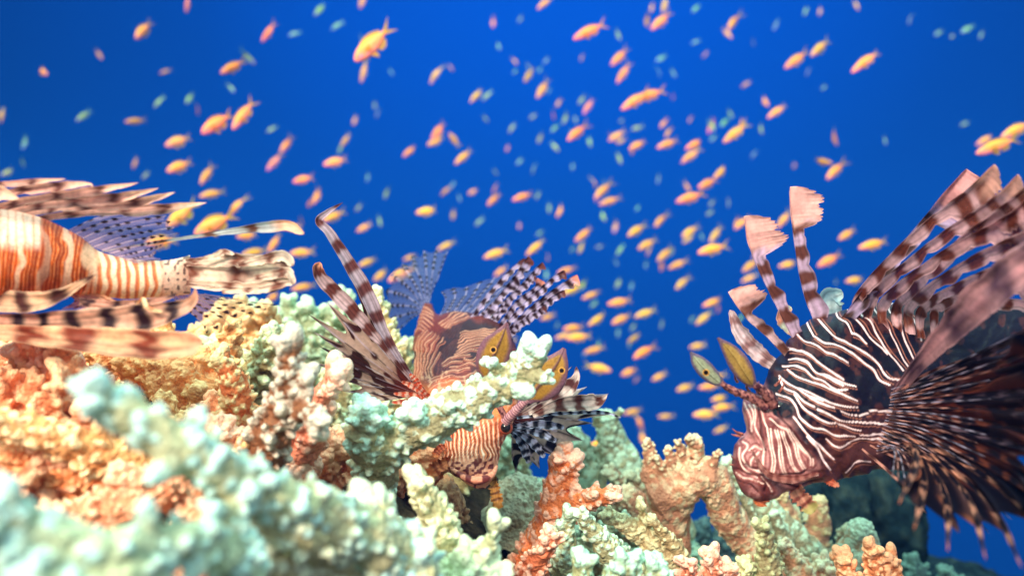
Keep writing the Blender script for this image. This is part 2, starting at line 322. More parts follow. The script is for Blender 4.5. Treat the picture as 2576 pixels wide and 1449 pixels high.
MINT = lin(160, 175, 140); MINTT = lin(190, 235, 215); PEACH = lin(225, 140, 90); PEACHT = lin(250, 205, 165)
TAN = lin(185, 130, 100); ORG = lin(240, 138, 84); ORGT = lin(255, 205, 180); CYT = lin(188, 228, 220)
YEL = lin(200, 165, 105); YELT = lin(230, 225, 175); TEAL = lin(90, 140, 130); TEALT = lin(150, 200, 185)
exec_corals = True
corals = [
 # foreground, out of focus
 ('staghorn_coral', 'large pale blue blurred coral limb reaching up left in the foreground', 'coral',
  [([(1010, 1400, .42), (820, 1300, .38), (660, 1235, .35), (520, 1165, .33), (400, 1090, .32), (300, 1030, .315), (250, 1000, .31)], [85, 75, 66, 60, 50, 38]),
   ([(640, 1230, .35), (570, 1300, .33), (480, 1350, .31)], [50, 42, 30]),
   ([(560, 1180, .34), (510, 1110, .34), (500, 1060, .34)], [30, 22, 14])],
  lin(186, 188, 150), CYT, 17, 11, dict(klen=1.7, fatten=1.02, dens=.9, big=.6)),
 ('staghorn_coral', 'pale turquoise blurred coral limb at the bottom left corner', 'coral',
  [([(600, 1400, .33), (450, 1365, .30), (300, 1385, .28), (150, 1370, .27), (60, 1320, .265), (5, 1290, .26)], [60, 52, 48, 50, 55, 50]),
   ([(420, 1380, .30), (330, 1440, .28), (200, 1480, .27)], [50, 45, 40]), ([(560, 1540, .31), (300, 1520, .28), (60, 1470, .262), (-60, 1420, .26)], [60, 60, 60, 50])],
  lin(175, 192, 160), CYT, 19, 12, dict(klen=1.7, fatten=1.05, dens=.9, big=.6)),
 ('staghorn_coral', 'bushy pale yellow green coral filling the bottom between the blurred limb and the middle', 'coral',
  [([(900, 1560, .44), (860, 1430, .42), (810, 1370, .40), (780, 1320, .39)], [110, 90, 70, 45]),
   ([(900, 1500, .44), (950, 1380, .42), (960, 1330, .41), (940, 1280, .41)], [90, 75, 60, 40]),
   ([(860, 1520, .43), (720, 1440, .38), (640, 1400, .37)], [70, 60, 45]),
   ([(980, 1500, .45), (1050, 1420, .42), (1040, 1370, .42)], [60, 48, 30]),
   ([(850, 1400, .40), (770, 1340, .37), (680, 1310, .36)], [60, 50, 40])],
  lin(195, 188, 145), lin(225,235,205), 16, 13, dict(klen=1.7)),
 ('finger_coral', 'upright brown coral stalk with white branchlets left of the middle lionfish', 'coral',
  [([(640, 1260, .56), (660, 1140, .54), (700, 1060, .52), (715, 1000, .51), (735, 930, .50), (730, 870, .495)], [55, 62, 54, 44, 34, 24]),
   ([(710, 1060, .52), (760, 1035, .50), (790, 1045, .49)], [26, 24, 20]),
   ([(735, 1000, .51), (760, 960, .50)], [24, 18])],
  lin(140, 92, 62), lin(210, 205, 188), 11, 14, dict(klen=2.0)),
 ('staghorn_coral', 'rust brown coral in shade between the brown stalk and the mint branch', 'coral',
  [([(700, 1320, .66), (740, 1240, .65), (800, 1170, .64), (840, 1120, .635)], [70, 64, 50, 26]), ([(800, 1300, .66), (860, 1220, .65), (900, 1180, .64)], [60, 50, 30])],
  lin(215, 128, 88), lin(242, 185, 150), 10, 55, {}),
 ('finger_coral', 'peach pink coral finger with rounded bright tip beside the striped fins', 'coral',
  [([(745, 1150, .60), (775, 1080, .585), (790, 1030, .575), (810, 990, .57), (850, 955, .56)], [55, 44, 36, 26, 19])],
  lin(240, 150, 120), lin(255, 215, 190), 12, 15, {}),
 ('staghorn_coral', 'pale mint coral branch reaching up right in front of the middle lionfish', 'coral',
  [([(950, 1210, .62), (945, 1150, .60), (985, 1115, .59), (1060, 1075, .58), (1150, 1030, .575), (1230, 990, .57), (1290, 940, .565), (1325, 900, .56)], [45, 52, 50, 48, 44, 38, 30, 18]),
   ([(935, 1130, .59), (925, 1080, .575), (925, 1040, .57)], [52, 50, 38]),
   ([(1040, 1080, .58), (1040, 1040, .57)], [28, 20]),
   ([(1250, 985, .57), (1300, 980, .56)], [26, 16]),
   ([(1300, 930, .562), (1345, 945, .555), (1375, 952, .55)], [20, 17, 14], dict(dens=.05, tipw=1.0)),
   ([(1310, 930, .562), (1345, 905, .556), (1355, 885, .553)], [30, 26, 20], dict(dens=.5, tipw=1.0)),
   ([(1270, 945, .565), (1245, 925, .56), (1232, 912, .558)], [18, 14, 11], dict(dens=.2, tipw=1.0))],
  MINT * .7 + lin(185, 140, 95) * .3, lin(205, 245, 228), 11, 16, dict(klen=1.8, fatten=1.15, tipw=.8, big=.1)),
 ('staghorn_coral', 'rust orange coral base under the pale mint branch', 'coral',
  [([(760, 1300, .74), (800, 1200, .70), (860, 1140, .68)], [60, 70, 55]), ([(1000, 1250, .74), (1060, 1190, .70), (1110, 1150, .69)], [60, 50, 34]),
   ([(880, 1280, .72), (960, 1190, .69), (1050, 1160, .67)], [60, 66, 50])],
  lin(200, 108, 66), lin(235, 170, 130), 11, 17, {}),
 # centre bottom, in focus
 ('staghorn_coral', 'sharp cream and mint coral spike pointing up below the mouth of the middle lionfish', 'coral',
  [([(1150, 1560, .56), (1130, 1430, .54), (1110, 1350, .53), (1085, 1280, .525), (1055, 1218, .52)], [100, 80, 60, 40, 25])],
  MINT * .7 + YEL * .35, lin(225, 225, 185), 10, 18, dict(klen=1.9)),
 ('staghorn_coral', 'low green cream coral cushion with a pale leaning spike at bottom centre', 'coral',
  [([(1140, 1600, .52), (1170, 1500, .50), (1200, 1430, .49)], [115, 100, 74]),
   ([(1100, 1560, .50), (1060, 1460, .49), (1040, 1390, .485)], [95, 84, 60]),
   ([(1200, 1500, .50), (1215, 1400, .49), (1235, 1360, .487), (1250, 1325, .485)], [30, 22, 16, 11], dict(dens=.8))],
  MINT * .8 + YEL * .2, lin(215, 230, 195), 10, 19, dict(klen=1.9)),
 ('finger_coral', 'orange coral arm pointing right with a pale knobbly end', 'coral',
  [([(1330, 1480, .78), (1345, 1400, .76), (1385, 1320, .74), (1400, 1250, .73), (1405, 1190, .725), (1415, 1140, .72)], [40, 44, 52, 46, 34, 22]),
   ([(1390, 1275, .73), (1440, 1262, .72), (1490, 1250, .71), (1530, 1245, .705)], [40, 32, 28, 18]),
   ([(1430, 1270, .72), (1470, 1300, .71)], [14, 9]), ([(1395, 1230, .73), (1440, 1165, .715)], [28, 16])],
  ORG, ORGT, 7.5, 20, dict(klen=2.0, tipw=.1)),
 ('finger_coral', 'small red orange coral stub with bright tips at the bottom centre', 'coral',
  [([(1310, 1520, .66), (1330, 1440, .65), (1370, 1380, .64), (1390, 1350, .635)], [34, 30, 26, 16]), ([(1320, 1500, .66), (1280, 1440, .64)], [20, 12])],
  lin(225, 125, 85), ORGT, 7.5, 21, {}),
 ('boulder_coral', 'grey green rounded coral rock below the barbel of the middle lionfish', 'coral',
  [([(1290, 1420, .84), (1300, 1320, .82), (1310, 1235, .81)], [95, 100, 66], dict(dens=.9, klen=1.3))],
  lin(150, 145, 120), lin(180, 190, 165), 8, 22, {}),
 ('boulder_coral', 'dark brown rounded coral behind the chin of the middle lionfish', 'coral',
  [([(1120, 1400, .80), (1110, 1300, .77), (1100, 1240, .76)], [85, 85, 50], dict(dens=.8, klen=1.2))],
  lin(130, 90, 65), lin(190, 150, 110), 9, 23, {}),
 # right: smooth elkhorn-like plates with finger tips
 ('elkhorn_coral', 'tan arching coral with blunt finger tips on top and a blue gap beneath', 'coral',
  [([(1700, 1460, .93), (1690, 1380, .92), (1685, 1300, .91), (1695, 1230, .90), (1730, 1170, .89), (1750, 1130, .885), (1750, 1105, .88)], [36, 42, 48, 55, 50, 32, 14]),
   ([(1650, 1260, .90), (1740, 1200, .89), (1785, 1200, .89), (1812, 1260, .90), (1860, 1340, .92), (1940, 1420, .94), (2030, 1480, .95)], [56, 52, 42, 40, 44, 48, 48]),
   ([(1700, 1200, .90), (1690, 1160, .885), (1680, 1130, .88)], [24, 18, 9]), ([(1730, 1170, .89), (1712, 1130, .88), (1704, 1112, .875)], [22, 14, 8]),
   ([(1780, 1190, .88), (1796, 1160, .875), (1806, 1138, .87)], [16, 12, 8]), ([(1640, 1200, .9), (1640, 1160, .895), (1628, 1112, .89)], [30, 20, 12]),
   ([(1660, 1210, .9), (1664, 1175, .885), (1650, 1150, .88)], [22, 14, 8]), ([(1760, 1120, .88), (1735, 1110, .875), (1732, 1100, .87)], [16, 12, 9]),
   ([(1620, 1300, .92), (1600, 1270, .92), (1570, 1240, .92)], [44, 36, 26])],
  lin(190, 140, 112), lin(205, 200, 165), 5, 24, dict(klen=1.3, dens=.55, wob=.08)),
 ('elkhorn_coral', 'smooth teal tan coral ridge running down right under the right lionfish chin', 'coral',
  [([(2140, 1500, 1.0), (2060, 1420, .99), (1960, 1320, .98), (1890, 1240, .97), (1830, 1160, .96)], [50, 46, 40, 32, 16]),
   ([(1990, 1400, .98), (1965, 1340, .96), (1945, 1290, .95)], [26, 20, 12]),
   ([(1905, 1330, .96), (1880, 1275, .95), (1862, 1240, .945)], [20, 14, 9])],
  lin(150, 150, 122), lin(180, 215, 190), 5.5, 25, dict(klen=1.2, dens=.5, wob=.08)),
 ('elkhorn_coral', 'pinkish tan coral column rising behind the mouth of the right lionfish', 'coral',
  [([(1990, 1450, 1.02), (1985, 1380, 1.01), (1965, 1300, 1.0), (1950, 1230, .99), (1945, 1200, .985)], [60, 46, 38, 34, 22]),
   ([(2020, 1420, 1.01), (2060, 1330, 1.0), (2060, 1260, .99)], [40, 34, 18])],
  lin(185, 140, 112), lin(205, 195, 150), 6, 26, dict(klen=1.2, dens=.5, wob=.1)),
 ('staghorn_coral', 'pale mint tapering coral branch pointing up left, leftmost at the bottom right reef', 'coral',
  [([(1640, 1540, .70), (1590, 1450, .69), (1530, 1380, .68), (1490, 1330, .675), (1462, 1295, .67)], [56, 48, 38, 28, 14]),
   ([(1440, 1500, .7), (1420, 1400, .69), (1425, 1330, .685), (1430, 1300, .68)], [50, 40, 30, 14])],
  lin(165, 165, 125), lin(190, 225, 200), 6.5, 27, dict(klen=1.5, dens=.7, wob=.1)),
 ('staghorn_coral', 'long sandy coral limb with one upright spike, left of the blue gap', 'coral',
  [([(1790, 1540, .78), (1730, 1460, .77), (1660, 1380, .76), (1590, 1330, .755), (1530, 1292, .75)], [56, 50, 42, 30, 12]),
   ([(1640, 1370, .76), (1625, 1320, .755), (1612, 1275, .75)], [18, 13, 7]),
   ([(1720, 1440, .76), (1700, 1380, .75), (1665, 1340, .745), (1645, 1310, .74)], [26, 22, 16, 9])],
  lin(180, 160, 118), lin(215, 215, 170), 5.5, 28, dict(klen=1.4, dens=.6, wob=.1)),
 ('staghorn_coral', 'yellow green coral stub with bumpy head at the bottom, right of centre', 'coral',
  [([(1540, 1560, .56), (1560, 1480, .55), (1575, 1420, .545)], [60, 54, 34]), ([(1480, 1560, .56), (1465, 1470, .55), (1462, 1410, .545)], [36, 32, 20]),
   ([(1600, 1560, .56), (1650, 1480, .55), (1650, 1430, .55)], [50, 44, 30])],
  lin(165, 170, 125), lin(180, 225, 200), 8, 29, dict(klen=1.6, dens=.8)),
 ('finger_coral', 'pink and orange coral fingers in a clump at the bottom edge below the arch', 'coral',
  [([(1790, 1540, .66), (1790, 1470, .65), (1800, 1425, .645), (1790, 1400, .64)], [40, 34, 22, 12]), ([(1760, 1530, .66), (1740, 1450, .65), (1728, 1415, .645)], [24, 20, 10]),
   ([(1820, 1540, .66), (1840, 1470, .65), (1835, 1430, .645)], [24, 20, 12])],
  lin(215, 130, 100), lin(250, 200, 175), 7, 30, {}),
 ('plate_coral', 'round topped grey tan coral head near the bottom right, ridged', 'coral',
  [([(2160, 1560, .95), (2160, 1440, .93), (2165, 1370, .92), (2170, 1330, .915)], [80, 72, 62, 30])],
  lin(165, 145, 115), lin(175, 200, 175), 6, 31, dict(klen=1.3, dens=.8)),
 ('finger_coral', 'bright orange coral fingers at the bottom right below the dark boulders', 'coral',
  [([(2220, 1540, .74), (2215, 1470, .73), (2195, 1410, .725), (2190, 1375, .72)], [42, 36, 22, 16]), ([(2230, 1530, .74), (2250, 1450, .73), (2240, 1405, .725)], [32, 26, 17]),
   ([(2160, 1540, .74), (2130, 1450, .735), (2120, 1410, .73)], [34, 28, 16])],
  lin(218, 135, 88), lin(245, 190, 145), 7, 32, dict(klen=1.4)),
 ('finger_coral', 'green tan upright coral cone in front of the smooth teal ridge', 'coral',
  [([(1940, 1540, .80), (1935, 1440, .79), (1925, 1370, .785), (1918, 1320, .78)], [54, 40, 26, 12]), ([(1850, 1560, .8), (1860, 1470, .79), (1880, 1420, .785)], [40, 34, 18])],
  lin(165, 155, 115), lin(205, 215, 165), 6, 33, dict(klen=1.5, dens=.7)),
 ('staghorn_coral', 'dim tan coral branches in front of the dark boulders, right of the smooth ridge', 'coral',
  [([(2120, 1540, 1.05), (2090, 1440, 1.04), (2060, 1370, 1.03), (2040, 1310, 1.02)], [60, 46, 34, 14]), ([(2110, 1460, 1.04), (2130, 1390, 1.03), (2120, 1340, 1.02)], [36, 26, 12]), ([(2060, 1420, 1.04), (2010, 1360, 1.03), (2000, 1300, 1.02)], [34, 24, 10])],
  lin(150, 125, 100), lin(165, 180, 150), 6, 51, dict(klen=1.4, dens=.7)),
 ('staghorn_coral', 'peach and teal coral bank between the arch and the dark boulders', 'coral',
  [([(2030, 1560, .86), (2020, 1460, .85), (1985, 1400, .845), (1975, 1365, .84)], [60, 50, 30, 13]), ([(2080, 1560, .86), (2085, 1470, .85), (2070, 1420, .845)], [56, 42, 18]), ([(1890, 1560, .87), (1880, 1480, .86), (1860, 1430, .855)], [50, 40, 18])],
  lin(205, 155, 125), lin(215, 215, 180), 6, 57, dict(klen=1.5, dens=.8)),
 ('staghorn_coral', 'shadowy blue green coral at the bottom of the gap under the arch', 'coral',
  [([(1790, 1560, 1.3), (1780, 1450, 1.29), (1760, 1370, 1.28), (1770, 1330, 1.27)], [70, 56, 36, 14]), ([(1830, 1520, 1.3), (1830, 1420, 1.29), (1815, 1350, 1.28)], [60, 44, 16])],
  lin(38, 62, 70), lin(58, 95, 98), 6, 56, dict(klen=1.4, dens=.7)),  # gap's shadow and dark water put into this added shape's colour
 ('staghorn_coral', 'deep teal coral thicket at the bottom edge right of the plate coral', 'coral',
  [([(2330, 1560, 1.2), (2310, 1470, 1.19), (2290, 1420, 1.18)], [60, 44, 18]), ([(2400, 1560, 1.2), (2390, 1480, 1.19), (2380, 1440, 1.18)], [60, 40, 16])],
  lin(60, 85, 85), lin(90, 130, 120), 6, 52, dict(klen=1.4, dens=.7)),
 # left mid-ground, warm
 ('staghorn_coral', 'peach coral limb with blunt knobs below the lowest striped ray at far left', 'coral',
  [([(330, 1150, .62), (270, 1040, .60), (200, 960, .585), (120, 900, .575), (60, 875, .57)], [75, 66, 54, 36, 18]),
   ([(240, 1040, .60), (160, 1010, .575), (110, 1000, .57)], [40, 32, 18])],
  lin(242, 148, 108), lin(255, 200, 170), 10, 34, {}),
 ('staghorn_coral', 'long yellow cream knobbly coral limb entering from the left edge', 'coral',
  [([(480, 1240, .50), (380, 1190, .49), (260, 1140, .475), (130, 1095, .465), (-20, 1060, .455)], [46, 44, 42, 40, 34]),
   ([(300, 1150, .48), (210, 1180, .465)], [22, 14])],
  lin(232, 165, 105), lin(252, 215, 165), 11, 35, {}),
 ('staghorn_coral', 'rust brown coral limb in shade above the turquoise limb at bottom left', 'coral',
  [([(480, 1180, .46), (380, 1240, .45), (260, 1290, .44), (130, 1300, .43)], [50, 56, 50, 30]), ([(420, 1230, .45), (300, 1200, .44)], [40, 30])],
  lin(234, 148, 108), lin(252, 200, 160), 8, 36, {}),
 ('staghorn_coral', 'broad sandy orange coral limb packed with tiny knobs, left of centre', 'coral',
  [([(620, 1130, .74), (540, 1040, .72), (440, 960, .71), (330, 900, .70), (230, 880, .695)], [90, 84, 72, 55, 24]),
   ([(600, 1080, .74), (560, 960, .73), (520, 900, .72)], [60, 50, 26])],
  lin(235, 145, 85), lin(252, 195, 135), 7.5, 37, {}),
 ('finger_coral', 'cream topped coral stalk with rust foot standing above the sandy orange limb', 'coral',
  [([(610, 1120, .64), (600, 1030, .625), (585, 960, .615), (560, 905, .61)], [34, 38, 40, 20])],
  lin(215, 125, 75), lin(235, 225, 170), 7.5, 38, {}),
 ('staghorn_coral', 'pink peach knob bed between the blurred blue limb and brown stalk', 'coral',
  [([(560, 1260, .60), (530, 1180, .58), (500, 1110, .57), (560, 1080, .57)], [80, 80, 66, 30]), ([(600, 1220, .6), (600, 1150, .58), (610, 1100, .58)], [60, 55, 30])],
  lin(242, 155, 122), lin(255, 208, 178), 7, 39, {}),
 ('staghorn_coral', 'orange grey knobbly coral limb low at the left edge', 'coral',
  [([(300, 1260, .50), (200, 1200, .49), (90, 1160, .48), (-30, 1150, .47)], [60, 60, 54, 40])],
  lin(232, 140, 85), lin(245, 185, 130), 8, 40, {}),
 ('staghorn_coral', 'shaded coral limb at the left edge just under the striped rays', 'coral',
  [([(260, 1110, .70), (160, 1050, .69), (60, 990, .68), (-40, 950, .67)], [60, 55, 50, 34])],
  lin(190, 120, 60), lin(230, 170, 100), 9, 41, {}),
 ('staghorn_coral', 'sunlit golden brown coral bank behind the clear spotted tail fin of the left lionfish', 'coral',
  [([(420, 1010, 1.0), (470, 920, .98), (520, 850, .97), (540, 800, .96)], [70, 66, 50, 20]), ([(600, 990, 1.0), (620, 900, .98), (610, 820, .97), (600, 770, .96)], [76, 70, 50, 18]), ([(520, 960, 1.0), (570, 870, .98), (560, 790, .97)], [70, 60, 20]),
   ([(700, 960, 1.0), (690, 880, .98), (670, 800, .97), (665, 775, .96)], [60, 50, 32, 12])],
  lin(215, 160, 100), lin(235, 210, 160), 7.5, 53, dict(klen=2.1)),
 ('staghorn_coral', 'orange brown coral bank low behind the striped rays at the left edge', 'coral',
  [([(60, 1060, .95), (60, 960, .93), (40, 890, .92), (20, 850, .91)], [80, 76, 56, 24]), ([(200, 1040, .95), (210, 950, .93), (190, 890, .92), (180, 855, .91)], [80, 70, 50, 20]), ([(340, 1030, .95), (340, 940, .93), (330, 880, .92), (350, 850, .91)], [80, 70, 46, 18]),
   ([(-80, 1060, .95), (-80, 940, .93), (-90, 860, .92)], [80, 70, 30])],
  lin(228, 130, 78), lin(250, 180, 120), 8, 54, dict(klen=2.1)),
 # behind the middle lionfish
 ('finger_coral', 'pale yellow coral spire standing behind the long striped ray', 'coral',
  [([(985, 980, 1.0), (980, 900, .99), (972, 830, .98), (955, 780, .975), (948, 745, .97)], [56, 46, 32, 20, 10]), ([(990, 930, 1.0), (1010, 880, .98)], [20, 12])],
  lin(215, 190, 130), lin(225, 235, 190), 6.5, 42, {}),
 ('staghorn_coral', 'teal mint coral thicket on the skyline left of the striped fan', 'coral',
  [([(760, 960, 1.12), (750, 860, 1.1), (730, 800, 1.09), (725, 765, 1.085)], [70, 60, 40, 14]), ([(720, 950, 1.12), (660, 860, 1.1), (640, 820, 1.09), (625, 790, 1.085)], [70, 56, 34, 12]),
   ([(800, 950, 1.12), (830, 850, 1.1), (850, 790, 1.09), (860, 760, 1.085)], [70, 56, 34, 12]), ([(620, 960, 1.12), (580, 880, 1.1), (555, 850, 1.09)], [60, 46, 22]),
   ([(880, 960, 1.12), (910, 860, 1.1), (905, 800, 1.09)], [60, 46, 22]), ([(790, 900, 1.1), (790, 810, 1.09), (780, 780, 1.085)], [50, 30, 12])],
  lin(150, 165, 130), lin(185, 220, 190), 8, 43, dict(klen=2.2)),
 ('staghorn_coral', 'mint cream coral hummock left of the upright brown stalk', 'coral',
  [([(640, 1060, .86), (650, 960, .84), (680, 890, .83), (690, 850, .82)], [70, 66, 48, 22]), ([(600, 1040, .86), (570, 940, .84), (540, 880, .83)], [60, 50, 24])],
  lin(185, 170, 120), lin(205, 225, 185), 8, 44, {}),
 ('staghorn_coral', 'turquoise leaning coral slab with toothed edge right of the middle lionfish', 'coral',
  [([(1700, 1350, 1.12), (1640, 1270, 1.1), (1580, 1190, 1.09), (1540, 1110, 1.08), (1520, 1050, 1.07)], [52, 50, 52, 48, 24]),
   ([(1480, 1290, 1.1), (1470, 1200, 1.09), (1450, 1130, 1.08), (1420, 1080, 1.07)], [70, 60, 50, 24]),
   ([(1540, 1060, 1.07), (1560, 1035, 1.06)], [12, 8]), ([(1500, 1070, 1.07), (1500, 1040, 1.06)], [12, 8])],
  lin(142, 152, 122), lin(170, 208, 185), 5.5, 45, dict(klen=1.3, dens=.6)),
 ('staghorn_coral', 'dim blue green coral thicket low behind the orange arm', 'coral',
  [([(1580, 1380, 1.0), (1570, 1290, .99), (1560, 1220, .98), (1540, 1190, .975)], [60, 50, 32, 14]), ([(1500, 1380, 1.0), (1480, 1310, .99), (1440, 1260, .98)], [60, 50, 20]),
   ([(1640, 1330, 1.0), (1620, 1260, .99), (1600, 1200, .98)], [50, 36, 14])],
  lin(120, 105, 82), lin(150, 170, 145), 6, 46, dict(klen=1.4, dens=.7)),
]
for nm, lb, ct, limbs, col, tip, knob, seed, kw in [(c + ({},))[:9] if len(c) == 8 else c for c in corals]:
    coral(nm, lb, ct, limbs, col, tip, knob, seed, **kw)

# small clumps spread over the seabed so that no bare sheet shows
def clump(seed, knob, nb, spread, h):
    B = Build(seed); rg = np.random.default_rng(seed)
    for i in range(nb):
        a = rg.random() * 6.28; t = spread * rg.random(); tip = np.array([math.cos(a) * t, math.sin(a) * t, h * (.6 + .5 * rg.random())])
        base = np.array([math.cos(a) * t * .3, math.sin(a) * t * .3, -.02]); mid = (base + tip) / 2 + rg.normal(size=3) * .004
        B.limb(np.array([base, mid, tip]), [.012, .010, .006], knob=knob, klen=2.2)
    return B.mesh('clump_coral', .0015, 1)
protos = [clump(101, .0026, 9, .065, .05), clump(102, .0034, 8, .06, .06), clump(103, .0023, 11, .07, .04), clump(104, .0038, 7, .05, .055)]
rg = np.random.default_rng(77)
pal = [(lin(238, 145, 98), lin(255, 195, 150)), (lin(225, 160, 100), lin(248, 205, 145)), (lin(170, 160, 115), lin(205, 225, 185)), (lin(228, 138, 98), lin(250, 195, 155)), (lin(152, 150, 115), lin(180, 212, 185))]
where = ['peach', 'sandy yellow', 'mint green', 'rust orange', 'teal']
cnt = 0; placed = []
tries = 0
while cnt < 130 and tries < 12000:
    tries += 1
    x = rg.uniform(-1.0, .75); y = rg.uniform(.34, 1.42)
    if min([((x - a) ** 2 + (y - b_) ** 2) for a, b_ in placed] + [9]) < .0052: continue
    if y < .9 and x > -.02: 
        if rg.random() < .25: continue
    z = float(ground_h(x, y)); p2 = proj(np.array([[x, y, z + .05]]))[0]
    if not (-150 < p2[0] < 2700 and p2[1] < 1650): continue
    topl = float(np.interp(p2[0], [-100, 300, 520, 620, 700, 1000, 1010, 1330, 1340, 1700, 2100, 2600], [890, 890, 850, 800, 790, 800, 1240 if y < .9 else 900, 1240 if y < .9 else 960, 1100, 1130, 1300, 1450]))
    if y < .88 and 640 < p2[0] < 1340: continue
    if y < .85 and 1080 < p2[0] < 2400: continue
    if y < .5: topl = max(topl, 1330)
    if p2[1] < topl: continue
    placed.append((x, y))
    if p2[0] < 650: pi = rg.choice([0, 0, 1, 3])
    elif p2[0] < 1150: pi = rg.choice([1, 2, 2, 0])
    elif p2[0] < 1700: pi = rg.choice([2, 4, 4, 1])
    else: pi = rg.choice([4, 4, 2])
    me = protos[rg.integers(4)]
    o = link('clump_coral', me, CORAL); o.location = (x, y, z); s_ = rg.uniform(.75, 1.25)
    if p2[1] < 900 and y > .9 and p2[0] > 900: s_ *= .6
    o.scale = (s_, s_, s_ * rg.uniform(.8, 1.1)); o.rotation_euler = (rg.uniform(-.25, .25), rg.uniform(-.35, .1), rg.uniform(0, 6.28))
    o.color = (*(pal[pi][0] * rg.uniform(.7, 1.1)), 1); o['tipcol'] = [float(q) for q in pal[pi][1]]
    side = 'left part' if p2[0] < 900 else ('middle' if p2[0] < 1700 else 'right part')
    tag(o, 'low %s coral clump with short knobs in the %s of the reef' % (where[pi], side), 'coral', 'low coral clumps filling the reef')
    cnt += 1

# dark rounded boulders behind the chin fins of the right lionfish
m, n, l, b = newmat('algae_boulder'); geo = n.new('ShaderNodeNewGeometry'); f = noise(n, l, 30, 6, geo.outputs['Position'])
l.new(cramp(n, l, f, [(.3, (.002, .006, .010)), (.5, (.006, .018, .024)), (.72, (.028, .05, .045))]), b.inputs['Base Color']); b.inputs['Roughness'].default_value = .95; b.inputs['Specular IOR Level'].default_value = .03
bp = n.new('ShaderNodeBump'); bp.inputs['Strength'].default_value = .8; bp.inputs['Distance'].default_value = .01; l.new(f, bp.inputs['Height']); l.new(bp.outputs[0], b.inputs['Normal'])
def boulder(px, py, Y, rx, rz, label, seed):
    nu, nv = 120, 80; a = np.linspace(0, 2 * math.pi, nu, endpoint=False); q = np.linspace(.001, math.pi - .001, nv)
    A, Q = np.meshgrid(a, q); D = np.stack([np.sin(Q) * np.cos(A), np.sin(Q) * np.sin(A), np.cos(Q)], -1).reshape(-1, 3)
    r = 1 + (vnoise(D * 1.6 + 7, seed) - .5) * .35 + (vnoise(D * 5 + 7, seed) - .5) * .16 + (vnoise(D * 17 + 7, seed) - .5) * .07
    V = D * r[:, None] * np.array([rx, (rx + rz) * .5, rz]) * PX(Y)
    I = np.arange(nu * nv).reshape(nv, nu); J = np.roll(I, -1, 1)
    F = np.stack([I[:-1], I[1:], J[1:], J[:-1]], -1).reshape(-1, 4)
    o = link('boulder', mesh_from('boulder', V, F), m); o.location = P(px, py, Y); tag(o, label, 'rock', 'dark boulders behind the right lionfish')
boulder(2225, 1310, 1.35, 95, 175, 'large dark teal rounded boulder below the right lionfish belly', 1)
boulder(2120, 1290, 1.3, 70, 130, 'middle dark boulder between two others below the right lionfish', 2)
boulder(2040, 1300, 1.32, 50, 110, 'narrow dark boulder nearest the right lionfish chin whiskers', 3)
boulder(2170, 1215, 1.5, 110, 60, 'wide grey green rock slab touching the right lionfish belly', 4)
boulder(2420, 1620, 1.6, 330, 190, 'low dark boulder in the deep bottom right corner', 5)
# ------------------------------------------------------------------ lionfish building blocks
PALE = lin(238, 205, 200); CREAM = lin(250, 215, 190); BROWN = lin(120, 62, 52); DARK = lin(45, 26, 38); NAVY = lin(12, 10, 28); PINK = lin(215, 140, 125)
def body(name, parent, pairs, colfn, nu=420, nv=160, power=2.2, mat=None, disp=None):
    """pairs (tx,ty,bx,by,Y,halfwidth_m): rings spanned by an upper and a lower outline point and a depth axis"""
    pr = np.array(pairs, float); mid = (pr[:, 0:2] + pr[:, 2:4]) / 2
    q = cr(np.concatenate([mid, pr], 1), nu)[:, 2:]
    Tp = np.array([P(*x) for x in np.stack([q[:, 0], q[:, 1], q[:, 4]], 1)]); Bp = np.array([P(*x) for x in np.stack([q[:, 2], q[:, 3], q[:, 4]], 1)])
    c = (Tp + Bp) / 2; h = (Tp - Bp) / 2; hh = h / np.maximum(np.linalg.norm(h, axis=1, keepdims=True), 1e-9); vw = c / np.linalg.norm(c, axis=1, keepdims=True); d = vw - hh * np.sum(vw * hh, axis=1, keepdims=True); d /= np.linalg.norm(d, axis=1, keepdims=True)
    a = np.linspace(0, 2 * math.pi, nv, endpoint=False)
    cs, sn = np.cos(a), np.sin(a); e = 2 / power
    cs = np.sign(cs) * np.abs(cs) ** e; sn = np.sign(sn) * np.abs(sn) ** e
    V = c[:, None] + cs[None, :, None] * h[:, None] + sn[None, :, None] * d[:, None] * np.maximum(q[:, 5], .0005)[:, None, None]
    V = V.reshape(-1, 3); U_ = np.repeat(np.linspace(0, 1, nu), nv); A_ = np.tile(a, nu)
    pv = proj(V); col = colfn(pv, U_, A_, V)
    if disp is not None:
        N_ = V - np.repeat(c, nv, 0); N_ /= np.maximum(np.linalg.norm(N_, axis=1, keepdims=True), 1e-9)
        V = V + N_ * (disp(pv) * sm(0, .06, U_))[:, None]
    V = np.vstack([V, c[:1], c[-1:]]); col = np.vstack([col, col[:1], col[-1:]])
    I = np.arange(nu * nv).reshape(nu, nv); J = np.roll(I, -1, 1)
    F = np.stack([I[:-1], J[:-1], J[1:], I[1:]], -1).reshape(-1, 4)
    # end caps as thin triangles stored as quads are avoided: fan of degenerate-free tris in a second mesh piece
    me = mesh_from(name, V, F, col)
    bm_add_caps(me, I[0], I[-1], nu * nv)
    return link(name, me, mat or SKIN, parent)
def bm_add_caps(me, first, last, n0):
    import bmesh
    bm = bmesh.new(); bm.from_mesh(me); bm.verts.ensure_lookup_table()
    k = len(first)
    for i in range(k):
        j = (i + 1) % k
        for ring, ci, fl in ((first, n0, 1), (last, n0 + 1, 0)):
            t = [bm.verts[int(ring[i])], bm.verts[int(ring[j])], bm.verts[ci]]
            if fl: t.reverse()
            try: f = bm.faces.new(t); f.smooth = True
            except ValueError: pass
    bm.to_mesh(me); bm.free()
